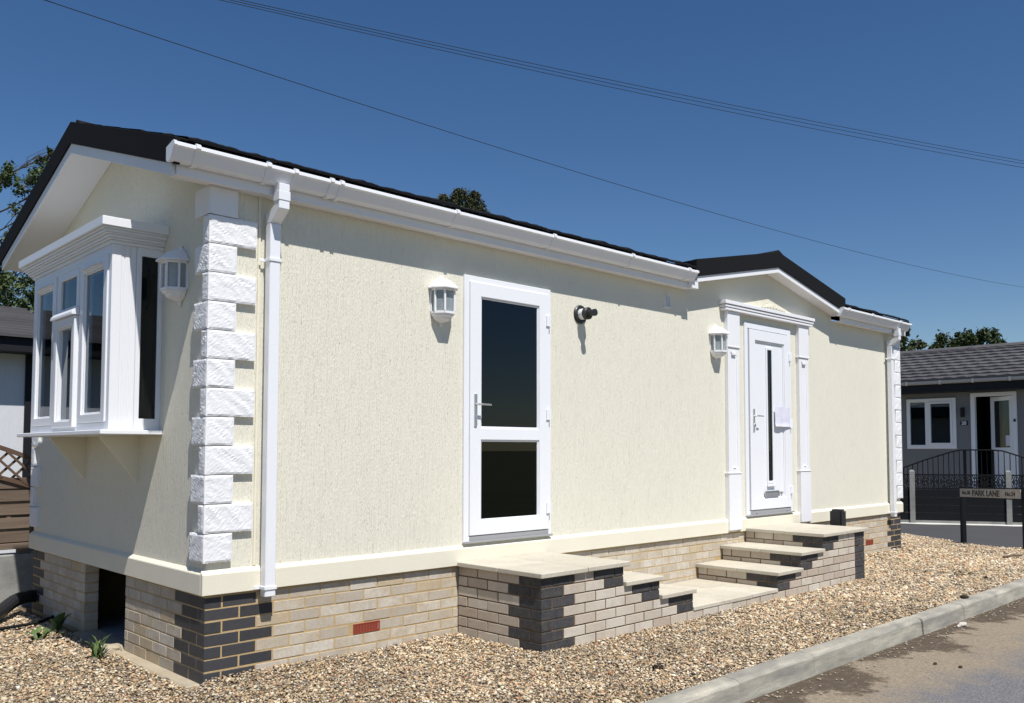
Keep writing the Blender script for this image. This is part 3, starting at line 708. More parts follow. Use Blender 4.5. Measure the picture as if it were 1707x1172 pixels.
# quoins
def quoin(cx, cy, sx, sy, lx, ly, z0, h, plain):
    """one L shaped corner block: a face along x and a face along y, rock textured"""
    b = MB(); t = 0.034; sd_ = rnd.uniform(0, 50)
    def face(n_, ln, along_x):
        nu, nv = max(4, int(ln / 0.0125)), 14
        P = []
        for j in range(nv + 1):
            for i in range(nu + 1):
                u, v = i / nu, j / nv
                edge = min(u * ln, (1 - u) * ln, v * h, (1 - v) * h)
                k = min(1, edge / 0.011)
                q = Vector((u * ln * 16 + sd_, v * h * 16 + (u * ln) * 9, sd_ * (1 if along_x else 2)))
                w1 = q.x * 0.55 + q.y * 0.9 + 1.6 * noise.noise(q * 0.55)
                rid = (w1 * 0.55) % 1.0
                q2 = Vector((q.x - 0.6 * q.y, (q.y + 0.6 * q.x) * 2.2, sd_))
                f = 0.55 * (rid - 0.5) * (0.1 + abs(noise.noise(q * 0.45 + Vector((7, 0, 0)))) * 2.4) + 0.6 * noise.noise(q2 * 0.6) + 0.5 * abs(noise.noise(q * 0.9)) + 0.3 * noise.noise(q2 * 2.1)
                d = t - 0.0055 + (0 if plain else k * (0.0035 + 0.0052 * f))
                if plain: d = t
                if along_x: P.append((cx + sx * (-t * 1.0 + 0.004 + u * (ln + t - 0.004)) , cy - sy * d, z0 + v * h))
                else: P.append((cx - sx * d, cy + sy * (-t + 0.004 + u * (ln + t - 0.004)), z0 + v * h))
        m_ = nu + 1
        F = [(j * m_ + i, j * m_ + i + 1, (j + 1) * m_ + i + 1, (j + 1) * m_ + i) for j in range(nv) for i in range(nu)]
        b.add(P, F)
        # returns to the wall
        rim = [j * m_ for j in range(nv + 1)], [j * m_ + nu for j in range(nv + 1)], list(range(nu + 1)), [nv * m_ + i for i in range(nu + 1)]
        for R_ in rim:
            A = [P[i] for i in R_]
            B = [((p[0], cy + sy * 0.002, p[2]) if along_x else (cx + sx * 0.002, p[1], p[2])) for p in A]
            nn = len(A)
            b.add(A + B, [(i, i + 1, nn + i + 1, nn + i) for i in range(nn - 1)])
    face(0, lx, True); face(1, ly, False)
    me_ = b.build('quoin', 'quoin_white', hm, norm=False)
    bm = bmesh.new(); bm.from_mesh(me_.data); bmesh.ops.remove_doubles(bm, verts=bm.verts, dist=0.0005); bmesh.ops.recalc_face_normals(bm, faces=bm.faces); bm.to_mesh(me_.data); bm.free()
for k in range(13):
    short = k % 2 == 0; z0 = 0.684 + 0.1765 * k; hh = 0.1715
    pl_ = k == 12
    if not (k == 12 and False):
        quoin(0, 0, 1, 1, 0.150 if short else 0.282, 0.172 if short else 0.062, z0, hh, pl_)
    quoin(0, W, 1, -1, 0.150 if short else 0.282, 0.172 if short else 0.062, z0, hh, pl_)
    quoin(L, 0, -1, 1, 0.150 if short else 0.20, 0.172 if short else 0.062, z0, hh, pl_)

# --- bay window
by = MB(END); F0, F1, Z0, Z1 = 0.75, 2.48, 1.492, 2.70
XF = -0.325
by.frame(F0, F1, Z0, Z1, 0.055, XF, XF + 0.06, 0.05, 0.06)
for u in (1.362, 1.871): by.box(u - 0.024, u + 0.024, XF + 0.001, XF + 0.059, Z0 + 0.05, Z1 - 0.06)
by.box(1.386, 1.847, XF + 0.001, XF + 0.059, 2.262, 2.325)
bay = by.build('bay_window', 'white_pvc', hm, bevel=0.003)
def sash(u0, u1, z0, z1, wd, proud, name='sash', wb=None, parent=bay):
    b = MB(END); b.frame(u0, u1, z0, z1, wd, XF - proud, XF + 0.03, wb)
    b.frame(u0 + wd - 0.001, u1 - wd + 0.001, z0 + (wb or wd) - 0.001, z1 - wd + 0.001, 0.012, XF - proud + 0.012, XF + 0.032)
    b.build(name, 'white_pvc', parent, bevel=0.003)
    b = MB(END); b.box(u0 + wd, u1 - wd, XF + 0.012, XF + 0.020, z0 + (wb or wd), z1 - wd); b.build('pane', 'clear_glass', parent)
sash(1.897, 2.424, 1.544, 2.639, 0.068, 0.010, wb=0.058)
sash(0.806, 1.337, 1.544, 2.639, 0.068, 0.010, wb=0.058)
sash(1.388, 1.845, 1.520, 2.300, 0.060, 0.028, 'casement', wb=0.045)
b = MB(END); b.frame(1.388, 1.845, 2.328, 2.639, 0.050, XF - 0.004, XF + 0.03); b.build('sash', 'white_pvc', bay, bevel=0.003)
b = MB(END); b.box(1.438, 1.795, XF + 0.012, XF + 0.020, 2.378, 2.589); b.build('pane', 'clear_glass', bay)
b = MB(END); b.prism([(XF - 0.060, 2.318), (XF - 0.028, 2.360), (XF, 2.362), (XF, 2.302), (XF - 0.060, 2.302)], 'x', 1.372, 1.861) if False else b.add([(u, d, z) for u in (1.372, 1.861) for d, z in ((XF - 0.052, 2.304), (XF - 0.050, 2.322), (XF - 0.012, 2.366), (XF, 2.366), (XF, 2.304))],
    [(0, 1, 2, 3, 4), (9, 8, 7, 6, 5)] + [(i, (i + 1) % 5, 5 + (i + 1) % 5, 5 + i) for i in range(5)]); b.build('drip_bar', 'white_pvc', bay, bevel=0.002)
for u in (1.10, 2.16):
    b = MB(END); b.add([(q, d, z) for q in (u - 0.19, u + 0.19) for d, z in ((XF - 0.03, 2.592), (XF - 0.008, 2.612), (XF - 0.008, 2.588))], [(0, 1, 2), (5, 4, 3), (0, 3, 4, 1), (1, 4, 5, 2), (2, 5, 3, 0)]); b.build('trickle_vent', 'white_pvc', bay)
for (yy, dy) in ((0.75, 1), (2.48, -1)):
    # corner post: three grooved uprights, then the narrow side light
    b = MB()
    for i in range(4):
        x0 = -0.320 + i * 0.0375; ya, yb_ = sorted((yy + dy * 0.004, yy + dy * 0.05)); b.box(x0 + 0.0025, x0 + 0.0350, ya, yb_, Z0, Z1)
    ya, yb_ = sorted((yy + dy * 0.009, yy + dy * 0.05)); b.box(-0.322, -0.168, ya, yb_, Z0 + 0.001, Z1 - 0.001)
    b.build('corner_post', 'white_pvc', bay, bevel=0.002)
    b = MB(); ya, yb_ = sorted((yy - dy * 0.004, yy + dy * 0.05)); b.frame(-0.168, 0.0, Z0, Z1, 0.030, ya, yb_, 0.075, 0.055); b.build('side_frame', 'white_pvc', bay, bevel=0.002)
    b = MB(); ya, yb_ = sorted((yy + dy * 0.010, yy + dy * 0.018)); b.box(-0.138, -0.030, ya, yb_, Z0 + 0.075, Z1 - 0.055); b.build('pane', 'dark_glass', bay)
b = MB()
for (z0, z1, o_) in ((2.700, 2.722, 0.014), (2.7225, 2.734, 0.030), (2.7345, 2.752, 0.040), (2.7525, 2.762, 0.054), (2.7625, 2.780, 0.064), (2.7805, 2.792, 0.076), (2.7925, 2.850, 0.094)):
    b.box(XF - o_, 0.0, F0 - o_, F1 + o_, z0, z1)
b.build('cornice', 'white_pvc', bay, bevel=0.003)
b = MB(); b.box(-0.390, 0.0, 0.695, 2.60, 1.462, 1.4905); b.build('sill', 'white_pvc', bay, bevel=0.004)
for u in (1.12, 2.22):
    b = MB(); b.add([(x, y, z) for y in (u - 0.014, u + 0.014) for x, z in ((0.0, 1.4615), (-0.255, 1.4615), (-0.255, 1.447), (-0.012, 1.14), (0.0, 1.14))], [(0, 1, 2, 3, 4), (9, 8, 7, 6, 5)] + [(i, (i + 1) % 5, 5 + (i + 1) % 5, 5 + i) for i in range(5)]); b.build('sill_bracket', 'smooth_stucco', bay)
b = MB(); b.box(-0.262, 0.0, F0 + 0.052, F1 - 0.052, 1.4915, 1.51); b.build('inner_board', 'white_pvc', bay)
def curtain(u0, u1, x, z0=1.55, z1=2.66):
    b = MB(END); n_ = 26; P = []; t = 0.004
    for i in range(n_ + 1):
        u = u0 + (u1 - u0) * i / n_; d = x + 0.018 * math.sin(i * 1.55) + 0.006 * math.sin(i * 0.7)
        P += [(u, d, z0), (u, d, z1), (u, d + t, z1), (u, d + t, z0)]
    F = []
    for i in range(n_):
        for j in range(4): F.append((i * 4 + j, i * 4 + (j + 1) % 4, i * 4 + 4 + (j + 1) % 4, i * 4 + 4 + j))
    F += [(0, 1, 2, 3), tuple(n_ * 4 + j for j in (3, 2, 1, 0))]
    b.add(P, F); b.build('curtain', 'curtain', bay, smooth=False)
curtain(2.14, 2.41, -0.272); curtain(1.60, 1.84, -0.272); curtain(1.10, 1.33, -0.272)
curtain(0.93, 0.99, -0.272); curtain(1.97, 2.02, -0.272); curtain(1.44, 1.48, -0.272)

# --- doors
FR = FRONT
b = MB(); b.frame(1.995, 2.945, 0.652, 2.717, 0.052, -0.022, 0.07, 0.045, 0.05); gd = b.build('glazed_door', 'white_pvc', hm, bevel=0.003, label='white glazed door with two dark panes')
b = MB(); b.frame(2.049, 2.914, 0.705, 2.672, 0.112, -0.032, 0.02, 0.108, 0.112)
b.box(2.161, 2.802, -0.030, 0.018, 1.440, 1.532); b.build('leaf', 'white_pvc', gd, bevel=0.004)
b = MB()
for z0, z1 in ((0.813, 1.440), (1.532, 2.560)): b.frame(2.1605, 2.8025, z0 - 0.0005, z1 + 0.0005, 0.014, -0.020, 0.012)
b.build('glazing_bead', 'white_pvc', gd, bevel=0.003)
for z0, z1 in ((0.827, 1.426), (1.546, 2.546)):
    b = MB(); b.box(2.175, 2.788, -0.009, -0.001, z0, z1); b.build('pane', 'dark_glass', gd)
b = MB(); b.box(1.99, 2.95, -0.040, -0.0225, 0.648, 0.664); b.box(2.05, 2.912, -0.026, -0.0221, 0.664, 0.700); b.build('threshold', 'grey_pvc', gd, bevel=0.002)
def handle(x, zc, parent, y=-0.032, lever=1):
    b = MB(); b.box(x - 0.014, x + 0.014, y - 0.010, y, zc - 0.125, zc + 0.125)
    b.tube([(x, y - 0.008, zc + 0.045), (x, y - 0.050, zc + 0.045), (x + lever * 0.012, y - 0.058, zc + 0.045), (x + lever * 0.115, y - 0.058, zc + 0.043)], [0.009, 0.009, 0.009, 0.007], 8)
    b.tube([(x, y - 0.008, zc - 0.05), (x, y - 0.016, zc - 0.05)], 0.008, 8)
    b.build('handle', 'chrome', parent, bevel=0.002)
def hinge(x, zc, parent, y=-0.032):
    b = MB(); b.box(x - 0.020, x + 0.020, y - 0.012, y, zc - 0.045, zc + 0.045); b.tube([(x + 0.018, y - 0.012, zc - 0.055), (x + 0.018, y - 0.012, zc + 0.055)], 0.009, 8); b.build('hinge', 'white_pvc', parent, bevel=0.002)
handle(2.10, 1.67, gd)
for z in (2.445, 1.657, 0.88): hinge(2.898, z, gd)
b = MB(); b.frame(5.975, 6.965, 0.645, 2.762, 0.062, -0.022, 0.07, 0.05, 0.06); fd = b.build('front_door', 'white_pvc', hm, bevel=0.003, label='white front door with a narrow dark glass strip and letterbox')
b = MB(); b.frame(6.055, 6.915, 0.705, 2.692, 0.115, -0.034, 0.02, 0.115, 0.115)
b.frame(6.1695, 6.8005, 0.8195, 2.5775, 0.016, -0.024, 0.015)
b.box(6.185, 6.430, -0.012, 0.012, 0.835, 2.562); b.box(6.550, 6.785, -0.012, 0.012, 0.835, 2.562); b.box(6.43, 6.55, -0.012, 0.012, 0.835, 1.0); b.box(6.43, 6.55, -0.012, 0.012, 2.505, 2.562)
b.build('leaf', 'white_pvc', fd, bevel=0.004)
b = MB(); b.frame(6.415, 6.563, 0.985, 2.52, 0.026, -0.024, -0.0125, 0.03, 0.03); b.box(6.41, 6.568, -0.036, -0.0125, 0.952, 0.980); b.build('glazing_bead', 'white_pvc', fd, bevel=0.003)
b = MB(); b.box(6.4405, 6.5375, -0.006, 0.002, 1.0145, 2.4905); b.build('pane', 'dark_glass', fd)
b = MB(); b.frame(6.345, 6.635, 0.838, 0.905, 0.012, -0.040, -0.0245); b.box(6.357, 6.623, -0.034, -0.0245, 0.850, 0.893); b.build('letterbox', 'steel', fd, bevel=0.002)
b = MB(); b.box(5.97, 6.97, -0.042, -0.0225, 0.640, 0.656); b.box(6.05, 6.92, -0.026, -0.0221, 0.656, 0.700)
for x in (6.17, 6.82): b.tube([(x, -0.020, 0.674), (x, -0.034, 0.674)], 0.012, 8)
b.build('threshold', 'grey_pvc', fd, bevel=0.002)
handle(6.118, 1.69, fd, -0.034)
for z in (2.44, 1.66, 0.90): hinge(6.912, z, fd, -0.034)
b = MB(); b.box(6.66, 6.69, -0.0285, -0.0125, 0.862, 0.888); b.box(6.71, 6.74, -0.0285, -0.0125, 0.862, 0.888); b.build('door_sticker', 'grey_pvc', fd)
# pilasters and canopy round the front door
for x0 in (5.605, 7.120):
    x1 = x0 + 0.23; b = MB()
    b.box(x0 - 0.004, x1 + 0.004, -0.052, 0.0, 0.515, 1.108)
    b.box(x0 - 0.010, x1 + 0.010, -0.058, 0.0, 1.1085, 1.124)
    b.frame(x0 + 0.006, x1 - 0.006, 1.1245, 2.452, 0.050, -0.044, 0.0, 0.040, 0.05); b.box(x0 + 0.05, x1 - 0.05, -0.034, -0.001, 1.16, 2.41)
    b.box(x0 + 0.075, x1 - 0.075, -0.056, -0.0345, 2.372, 2.402); b.box(x0 + 0.085, x1 - 0.085, -0.050, -0.0345, 1.165, 1.180)
    b.box(x0 - 0.008, x1 + 0.008, -0.056, 0.0, 2.4525, 2.472); b.box(x0 - 0.002, x1 + 0.002, -0.050, 0.0, 2.4725, 2.842)
    b.build('pilaster', 'white_paint', hm, bevel=0.004)
b = MB()
b.box(5.555, 7.395, -0.060, -0.001, 2.8445, 2.940)
for z0, z1, o_ in ((2.8425, 2.868, 0.030), (2.8745, 2.900, 0.040), (2.9065, 2.944, 0.054)):
    b.box(5.565 - o_, 7.385 + o_, -0.052 - o_ * 0.7, 0.0, z0, z1)
b.build('door_canopy', 'white_paint', hm, bevel=0.003)
b = MB(); P = []
for i in range(25):
    t = i / 24 * 2 - 1; P.append((6.475 + t * 0.36, 2.9445 + 0.062 * (math.cos(t * math.pi) * 0.5 + 0.5) + 0.010 * math.cos(t * 9.4) * (1 - abs(t))))
b.prism([(6.115, 2.9445)] + P[1:-1] + [(6.835, 2.9445)], 'y', -0.078, -0.04)
Q = [(6.475 + (p[0] - 6.475) * 0.72, 2.9465 + (p[1] - 2.9445) * 0.70) for p in P]
b.prism([(Q[0][0], 2.9465)] + Q[1:-1] + [(Q[-1][0], 2.9465)], 'y', -0.088, -0.0785)
for i in range(9):
    t = (i - 4) / 4.4; xx = 6.475 + t * 0.27; hz = 0.040 * (math.cos(t * math.pi) * 0.5 + 0.5) + 0.004
    b.loft([[(xx + q * r * math.cos(2 * math.pi * k / 8) , y, 2.9475 + hz * 0.5 + q * hz * 0.42 * math.sin(2 * math.pi * k / 8)) for k in range(8)] for q, y, r in ((1.0, -0.0882, 0.012), (0.8, -0.093, 0.012), (0.35, -0.096, 0.012))])
b.build('canopy_crest', 'smooth_stucco', hm)
# lanterns
def lantern(xf, u, zt):
    hexa = [(-0.088, 0.0), (-0.088, -0.050), (-0.045, -0.112), (0.045, -0.112), (0.088, -0.050), (0.088, 0.0)]
    ring = lambda s, z: [(u + p[0] * s, p[1] * s - 0.004, zt + z) for p in hexa]
    b = MB(xf)
    b.loft([ring(1.04, -0.285), ring(1.04, -0.268), ring(0.98, -0.268)][:2]); b.loft([ring(1.02, -0.112), ring(1.02, -0.098)])
    for p in hexa:
        b.box(u + p[0] - 0.007, u + p[0] + 0.007, p[1] - 0.010, p[1] + 0.004 - 0.004, zt - 0.268, zt - 0.112)
    b.loft([ring(0.97, -0.2855), ring(0.93, -0.302), ring(0.80, -0.308), ring(0.72, -0.325), ring(0.36, -0.342), ring(0.14, -0.348), ring(0.12, -0.378)])
    b.box(u - 0.078, u + 0.078, -0.004, 0.0, zt - 0.268, zt - 0.112)
    la = b.build('wall_lantern', 'white_paint', hm, norm=True)
    b = MB(xf); b.loft([ring(1.28, -0.0975), ring(1.28, -0.088), ring(1.06, -0.066), ring(0.78, -0.036), ring(0.42, -0.014), ring(0.22, -0.010), ring(0.20, 0.004), ring(0.08, 0.012)]); b.build('cap', 'white_paint', la)
    b = MB(xf); b.loft([ring(0.93, -0.2675), ring(0.93, -0.1125)]); b.build('glass', 'lamp_glass', la)
    b = MB(xf); b.tube([(u, -0.05, zt - 0.267), (u, -0.05, zt - 0.225), (u, -0.05, zt - 0.20), (u, -0.05, zt - 0.18)], [0.018, 0.018, 0.026, 0.008], 10); b.build('bulb', 'white_paint', la, smooth=True)
lantern(FRONT, 1.772, 2.663); lantern(FRONT, 5.43, 2.665); lantern(END, 0.435, 2.665)
# flue and vent
def disc(b, cx, cz, prof, n=24):
    b.loft([[(cx + r * math.cos(2 * math.pi * k / n), y, cz + r * math.sin(2 * math.pi * k / n)) for k in range(n)] for r, y in prof])
b = MB(); disc(b, 3.335, 2.553, [(0.083, 0.0), (0.083, -0.010), (0.074, -0.018), (0.050, -0.018)]); fl = b.build('flue', 'black_plastic', hm, smooth=False)
b = MB(); disc(b, 3.335, 2.553, [(0.048, -0.0185), (0.048, -0.068)]); b.build('flue_collar', 'white_pvc', fl)
b = MB(); disc(b, 3.335, 2.553, [(0.053, -0.0685), (0.054, -0.104), (0.046, -0.110), (0.034, -0.112), (0.034, -0.128), (0.027, -0.130), (0.027, -0.160), (0.031, -0.162), (0.031, -0.182), (0.022, -0.183)]); b.build('flue_tip', 'black_plastic', fl)
b = MB(); b.frame(4.555, 4.650, 2.765, 2.885, 0.008, -0.014, 0.0)
for j in range(8): b.box(4.563, 4.642, -0.010, -0.001, 2.776 + j * 0.013, 2.783 + j * 0.013)
b.box(4.55, 4.655, -0.020, 0.0, 2.757, 2.7645); b.build('wall_vent', 'white_paint', hm)
# notice taped to the front door
nb = MB(); n_ = 12
for i in range(n_):
    pass
P = []; F = []
for i in range(n_ + 1):
    for j in range(9):
        u = 6.565 + 0.33 * i / n_; z = 1.628 + 0.222 * j / 8
        y = -0.040 - 0.010 * abs(math.sin(i * 0.52)) - 0.006 * (j == 0) - 0.004 * noise.noise(Vector((u * 14, z * 14, 0)))
        P += [(u, y, z)]
for i in range(n_):
    for j in range(8): F.append((i * 9 + j, i * 9 + 9 + j, i * 9 + 10 + j, i * 9 + 1 + j))
k = len(P); P2 = [(p[0], p[1] + 0.0012, p[2]) for p in P]
nb.add(P + P2, F + [tuple(k + i for i in reversed(f)) for f in F])
pn = nb.build('paper_notice', 'paper', norm=False, smooth=True)
tagit(pn, 'pale printed paper sheets taped to the white front door', 'notice')

# ------------------------------------------------------------------ small things round the home
bx = MB(); bx.box(7.53, 7.675, -0.33, -0.18, -0.10, 0.655)
bo = bx.build('service_box', 'black_plastic', bevel=0.022, seg=2); tagit(bo, 'black plastic service box standing behind the top step beside the front door', 'box')
# drain hose leaving the plinth at the far corner
P = [(-0.75, 2.62, -0.03), (-0.55, 2.83, -0.015), (-0.36, 3.08, 0.03), (-0.20, 3.28, 0.08), (-0.06, 3.42, 0.085), (0.08, 3.50, 0.06)]
def smoothpath(P, n=8):
    out = []
    for i in range(len(P) - 1):
        p0, p1, p2, p3 = [Vector(P[max(0, min(len(P) - 1, i + k))]) for k in (-1, 0, 1, 2)]
        for s in range(n):
            t = s / n
            out.append(0.5 * ((2 * p1) + (p2 - p0) * t + (2 * p0 - 5 * p1 + 4 * p2 - p3) * t * t + (3 * p1 - p0 - 3 * p2 + p3) * t ** 3))
    out.append(Vector(P[-1])); return out
sp = smoothpath(P, 12)
b = MB(); b.tube(sp, [0.052 + 0.004 * (i % 2) for i in range(len(sp))], 12); o = b.build('drain_hose', 'black_plastic'); tagit(o, 'thick black ribbed hose coming from the far plinth corner onto the gravel', 'hose')
sp = smoothpath([(-1.6, 2.55, -0.04), (-0.9, 2.62, -0.035), (-0.45, 2.66, -0.03), (-0.2, 2.70, -0.025), (-0.05, 2.86, -0.03), (0.02, 2.95, -0.03)], 6)
b = MB(); b.tube(sp, 0.013, 8); o = b.build('ground_cable', 'cable'); tagit(o, 'thin black cable lying on gravel in front of the plinth opening', 'cable')
# weeds
def leaf_mesh(L_, W_, jag):
    P = []; n_ = 6
    for i in range(n_ + 1):
        t = i / n_; wd = W_ * math.sin(math.pi * min(1, t * 0.92 + 0.06)) * (0.75 + (jag if i % 2 else -jag))
        z = 0.35 * L_ * math.sin(t * 2.1) ; P += [(t * L_, -wd, z + 0.15 * wd), (t * L_, 0, z), (t * L_, wd, z + 0.15 * wd)]
    F = []
    for i in range(n_):
        for j in range(2): F.append((i * 3 + j, i * 3 + 3 + j, i * 3 + 4 + j, i * 3 + 1 + j))
    me = bpy.data.meshes.new('leaf'); me.from_pydata(P, [], F); me.materials.append(MAT['grass_green']); me.shade_smooth(); return me
def weed(x, y, label, n_, L_, W_, jag, up, z=-0.055, seed=1):
    r = random.Random(seed); t = thing('weed', label, 'weed', (x, y, z))
    me = leaf_mesh(L_, W_, jag)
    for i in range(n_):
        o = bpy.data.objects.new('leaf', me); COL.objects.link(o); o.parent = t
        s = r.uniform(0.6, 1.15); o.scale = (s, s, s); o.location = (r.uniform(-.03, .03), r.uniform(-.03, .03), 0)
        o.rotation_euler = (r.uniform(-.3, .3), -r.uniform(*up), i * 6.283 / n_ + r.uniform(-.4, .4))
weed(-0.215, 1.20, 'spiky green dandelion weed beside the footing at the plinth opening', 22, 0.15, 0.013, 0.35, (0.1, 1.0), seed=2)
def add_leaves(t, me, n_, r, up, spread, dx=0.0, dy=0.0):
    for i in range(n_):
        o = bpy.data.objects.new('leaf', me); COL.objects.link(o); o.parent = t
        q = r.uniform(0.6, 1.15); o.scale = (q, q, q); o.location = (dx + r.uniform(-spread, spread), dy + r.uniform(-spread, spread), 0)
        o.rotation_euler = (r.uniform(-.3, .3), -r.uniform(*up), i * 2.4 + r.uniform(-.4, .4))
r_ = random.Random(3)
wd = thing('weed', 'sprawling green weed with broad leaves in gravel left of the plinth opening', 'weed', (-0.20, 2.22, -0.058))
add_leaves(wd, leaf_mesh(0.16, 0.045, 0.06), 6, r_, (0.5, 1.1), 0.02, 0.06, 0.10)
add_leaves(wd, leaf_mesh(0.13, 0.022, 0.22), 20, r_, (-0.05, 0.35), 0.09, -0.06, -0.05)
# broken stone by the opening, clods and bits on gravel, kerb and road
def lump(name, x, y, z, s, m, label, cat, seed, flat=0.6, group=None):
    bm = bmesh.new(); bmesh.ops.create_icosphere(bm, subdivisions=2, radius=1)
    for v in bm.verts:
        f = 1 + 0.45 * noise.noise(v.co * 1.4 + Vector((seed * 3.1, 0, 0))) + 0.2 * noise.noise(v.co * 3.5 + Vector((0, seed, 0)))
        v.co = Vector((v.co.x * s[0] * f, v.co.y * s[1] * f, v.co.z * s[2] * f))
    me = bpy.data.meshes.new(name); bm.to_mesh(me); bm.free(); me.materials.append(MAT[m])
    o = link(name, me, None, (x, y, z)); tagit(o, label, cat, group); return o
lump('stone', -0.075, 1.33, -0.03, (0.075, 0.09, 0.04), 'concrete', 'buff lump of concrete at the corner of the plinth opening', 'stone', 3)
lump('stone', 5.63, -2.335, -0.135, (0.075, 0.03, 0.02), 'rubble', 'long pinkish stone lying in the road gutter against the kerb', 'stone', 5)
lump('clod', 6.27, -2.13, 0.0, (0.05, 0.035, 0.02), 'dead_leaf', 'dark clod of dirt lying on top of the kerb', 'dirt clod', 7)
def leafpile(x, y, s, n_, label, seed):
    r = random.Random(seed); b = MB()
    for i in range(n_):
        a = r.uniform(0, 6.28); px_, py_ = x + r.gauss(0, s[0]), y + r.gauss(0, s[1]); z = ghz(px_, py_) + 0.012 + r.uniform(0, 0.02); q = r.uniform(0.01, 0.022)
        c_, s_ = math.cos(a) * q, math.sin(a) * q; h = r.uniform(-.008, .012)
        b.add([(px_ + c_, py_ + s_, z), (px_ - s_ * .5, py_ + c_ * .5, z + h), (px_ - c_, py_ - s_, z + h * .5), (px_ + s_ * .5, py_ - c_ * .5, z - .002)], [(0, 1, 2, 3)])
    o = b.build('dead_leaves', 'dead_leaf', norm=False); tagit(o, label, 'dead leaves')
leafpile(2.185, -1.70, (0.03, 0.02), 34, 'small dark heap of dead leaves on gravel near the left steps', 1)
leafpile(7.85, -1.55, (0.10, 0.05), 60, 'wide patch of dark dead leaves on gravel near the kerb', 2)
leafpile(7.75, -1.85, (0.06, 0.04), 24, 'sparse dark leaf litter on gravel close against the kerb', 4)
b = MB(); b.tube([(9.86, -1.36, -0.005), (10.02, -1.43, 0.006), (10.14, -1.50, 0.0)], [0.012, 0.014, 0.009], 6); o = b.build('stick', 'wood'); tagit(o, 'short grey stick lying on the gravel near the street sign', 'stick')
rr = random.Random(11)
def grit():
    b = MB(); bm = bmesh.new(); bmesh.ops.create_icosphere(bm, subdivisions=1, radius=1); bm.verts.ensure_lookup_table()
    bv = [v.co.copy() for v in bm.verts]; bf = [tuple(v.index for v in f.verts) for f in bm.faces]; bm.free()
    for i in range(260):
        x = rr.uniform(1.0, 9.5); y = -2.26 - abs(rr.gauss(0, 0.10)) - (rr.random() < 0.12) * rr.uniform(0, 0.7)
        s = rr.uniform(0.004, 0.010); b.add([(x + v.x * s * 1.3, y + v.y * s, -0.147 + v.z * s * 0.7 + s * 0.4) for v in bv], bf)
    o = b.build('road_grit', 'grit_stone', norm=False); tagit(o, 'loose pale stones scattered in the road gutter along the kerb', 'grit', kind='stuff')
grit()
for i, (x, y, lb) in enumerate(((4.09, -2.69, 'small dark clod on the sandy tarmac, nearer the kerb of two'), (4.12, -2.85, 'small dark clod on the sandy tarmac, farther from the kerb of two'))):
    lump('clod', x, y, -0.143, (0.018, 0.012, 0.009), 'dead_leaf', lb, 'dirt clod', 20 + i)

# ------------------------------------------------------------------ street sign
A = Vector((12.19, -0.081)); B = Vector((11.43, -1.118)); U = (B - A).normalized(); NN = Vector((U.y, -U.x))
if NN.dot(Vector((CAMPOS.x, CAMPOS.y)) - A) < 0: NN = -NN
def SG(u, d, z): q = A + U * u - NN * d; return (q.x, q.y, z)        # d > 0 away from the camera
sg = thing('street_sign', 'weathered PARK LANE street name sign on two black posts', 'street sign', (11.8, -0.6, -0.06))
for u in (0.0, 1.295):
    b = MB(SG); b.box(u - 0.105, u - 0.045, 0.004, 0.075, -0.16, 0.795) if u == 0 else b.box(u + 0.01, u + 0.07, 0.004, 0.075, -0.16, 0.82); b.build('post', 'black_metal', sg, bevel=0.004)
b = MB(SG)
b.add([(u, d, z) for (u, zs) in ((-0.07, (0.618, 0.752)), (1.31, (0.662, 0.80))) for d in (-0.012, 0.0035) for z in zs], [(0, 1, 3, 2), (4, 6, 7, 5), (0, 4, 5, 1), (2, 3, 7, 6), (0, 2, 6, 4), (1, 5, 7, 3)])
pan = b.build('panel', 'sign_face', sg, bevel=0.003)
b = MB(SG)
b.add([(u, d, z) for (u, zs) in ((-0.075, (0.754, 0.768)), (1.315, (0.802, 0.816))) for d in (-0.014, 0.0038) for z in zs], [(0, 1, 3, 2), (4, 6, 7, 5), (0, 4, 5, 1), (2, 3, 7, 6), (0, 2, 6, 4), (1, 5, 7, 3)])
b.add([(u, d, z) for (u, zs) in ((-0.075, (0.602, 0.616)), (1.315, (0.646, 0.660))) for d in (-0.014, 0.0038) for z in zs], [(0, 1, 3, 2), (4, 6, 7, 5), (0, 4, 5, 1), (2, 3, 7, 6), (0, 2, 6, 4), (1, 5, 7, 3)])
b.build('panel_edge', 'black_metal', sg)
def text(body, size, xf, u0, z0, d, m, parent, name='lettering', squeeze=1.0, slope=0.0, thick=0.0015):
    cu = bpy.data.curves.new('t', 'FONT'); cu.body = body; cu.size = size; cu.extrude = thick; cu.offset = size * 0.022
    to = bpy.data.objects.new('t', cu); COL.objects.link(to)
    bpy.context.view_layer.update()
    me = bpy.data.meshes.new_from_object(to.evaluated_get(bpy.context.evaluated_depsgraph_get()))
    bpy.data.objects.remove(to); bpy.data.curves.remove(cu)
    vs = [xf(u0 + v.co.x * squeeze, d - v.co.z, z0 + v.co.y + slope * v.co.x * squeeze) for v in me.vertices]
    b = MB(); b.v = vs; b.f = [tuple(p.vertices) for p in me.polygons]; b.mi = [0] * len(b.f)
    bpy.data.meshes.remove(me)
    return b.build(name, m, parent, norm=False)
SLP = 0.046 / 1.38
text('PARK LANE', 0.125, SG, 0.235, 0.651, -0.0135, 'sign_print', pan, squeeze=0.98, slope=SLP)
text('No.38', 0.078, SG, -0.01, 0.662, -0.0135, 'sign_print', pan, squeeze=1.0, slope=SLP)
text('No.24', 0.085, SG, 0.985, 0.688, -0.0135, 'sign_print', pan, squeeze=1.0, slope=SLP)
b = MB(SG); b.box(-0.35, -0.12, 0.9, 0.93, 0.60, 0.735)

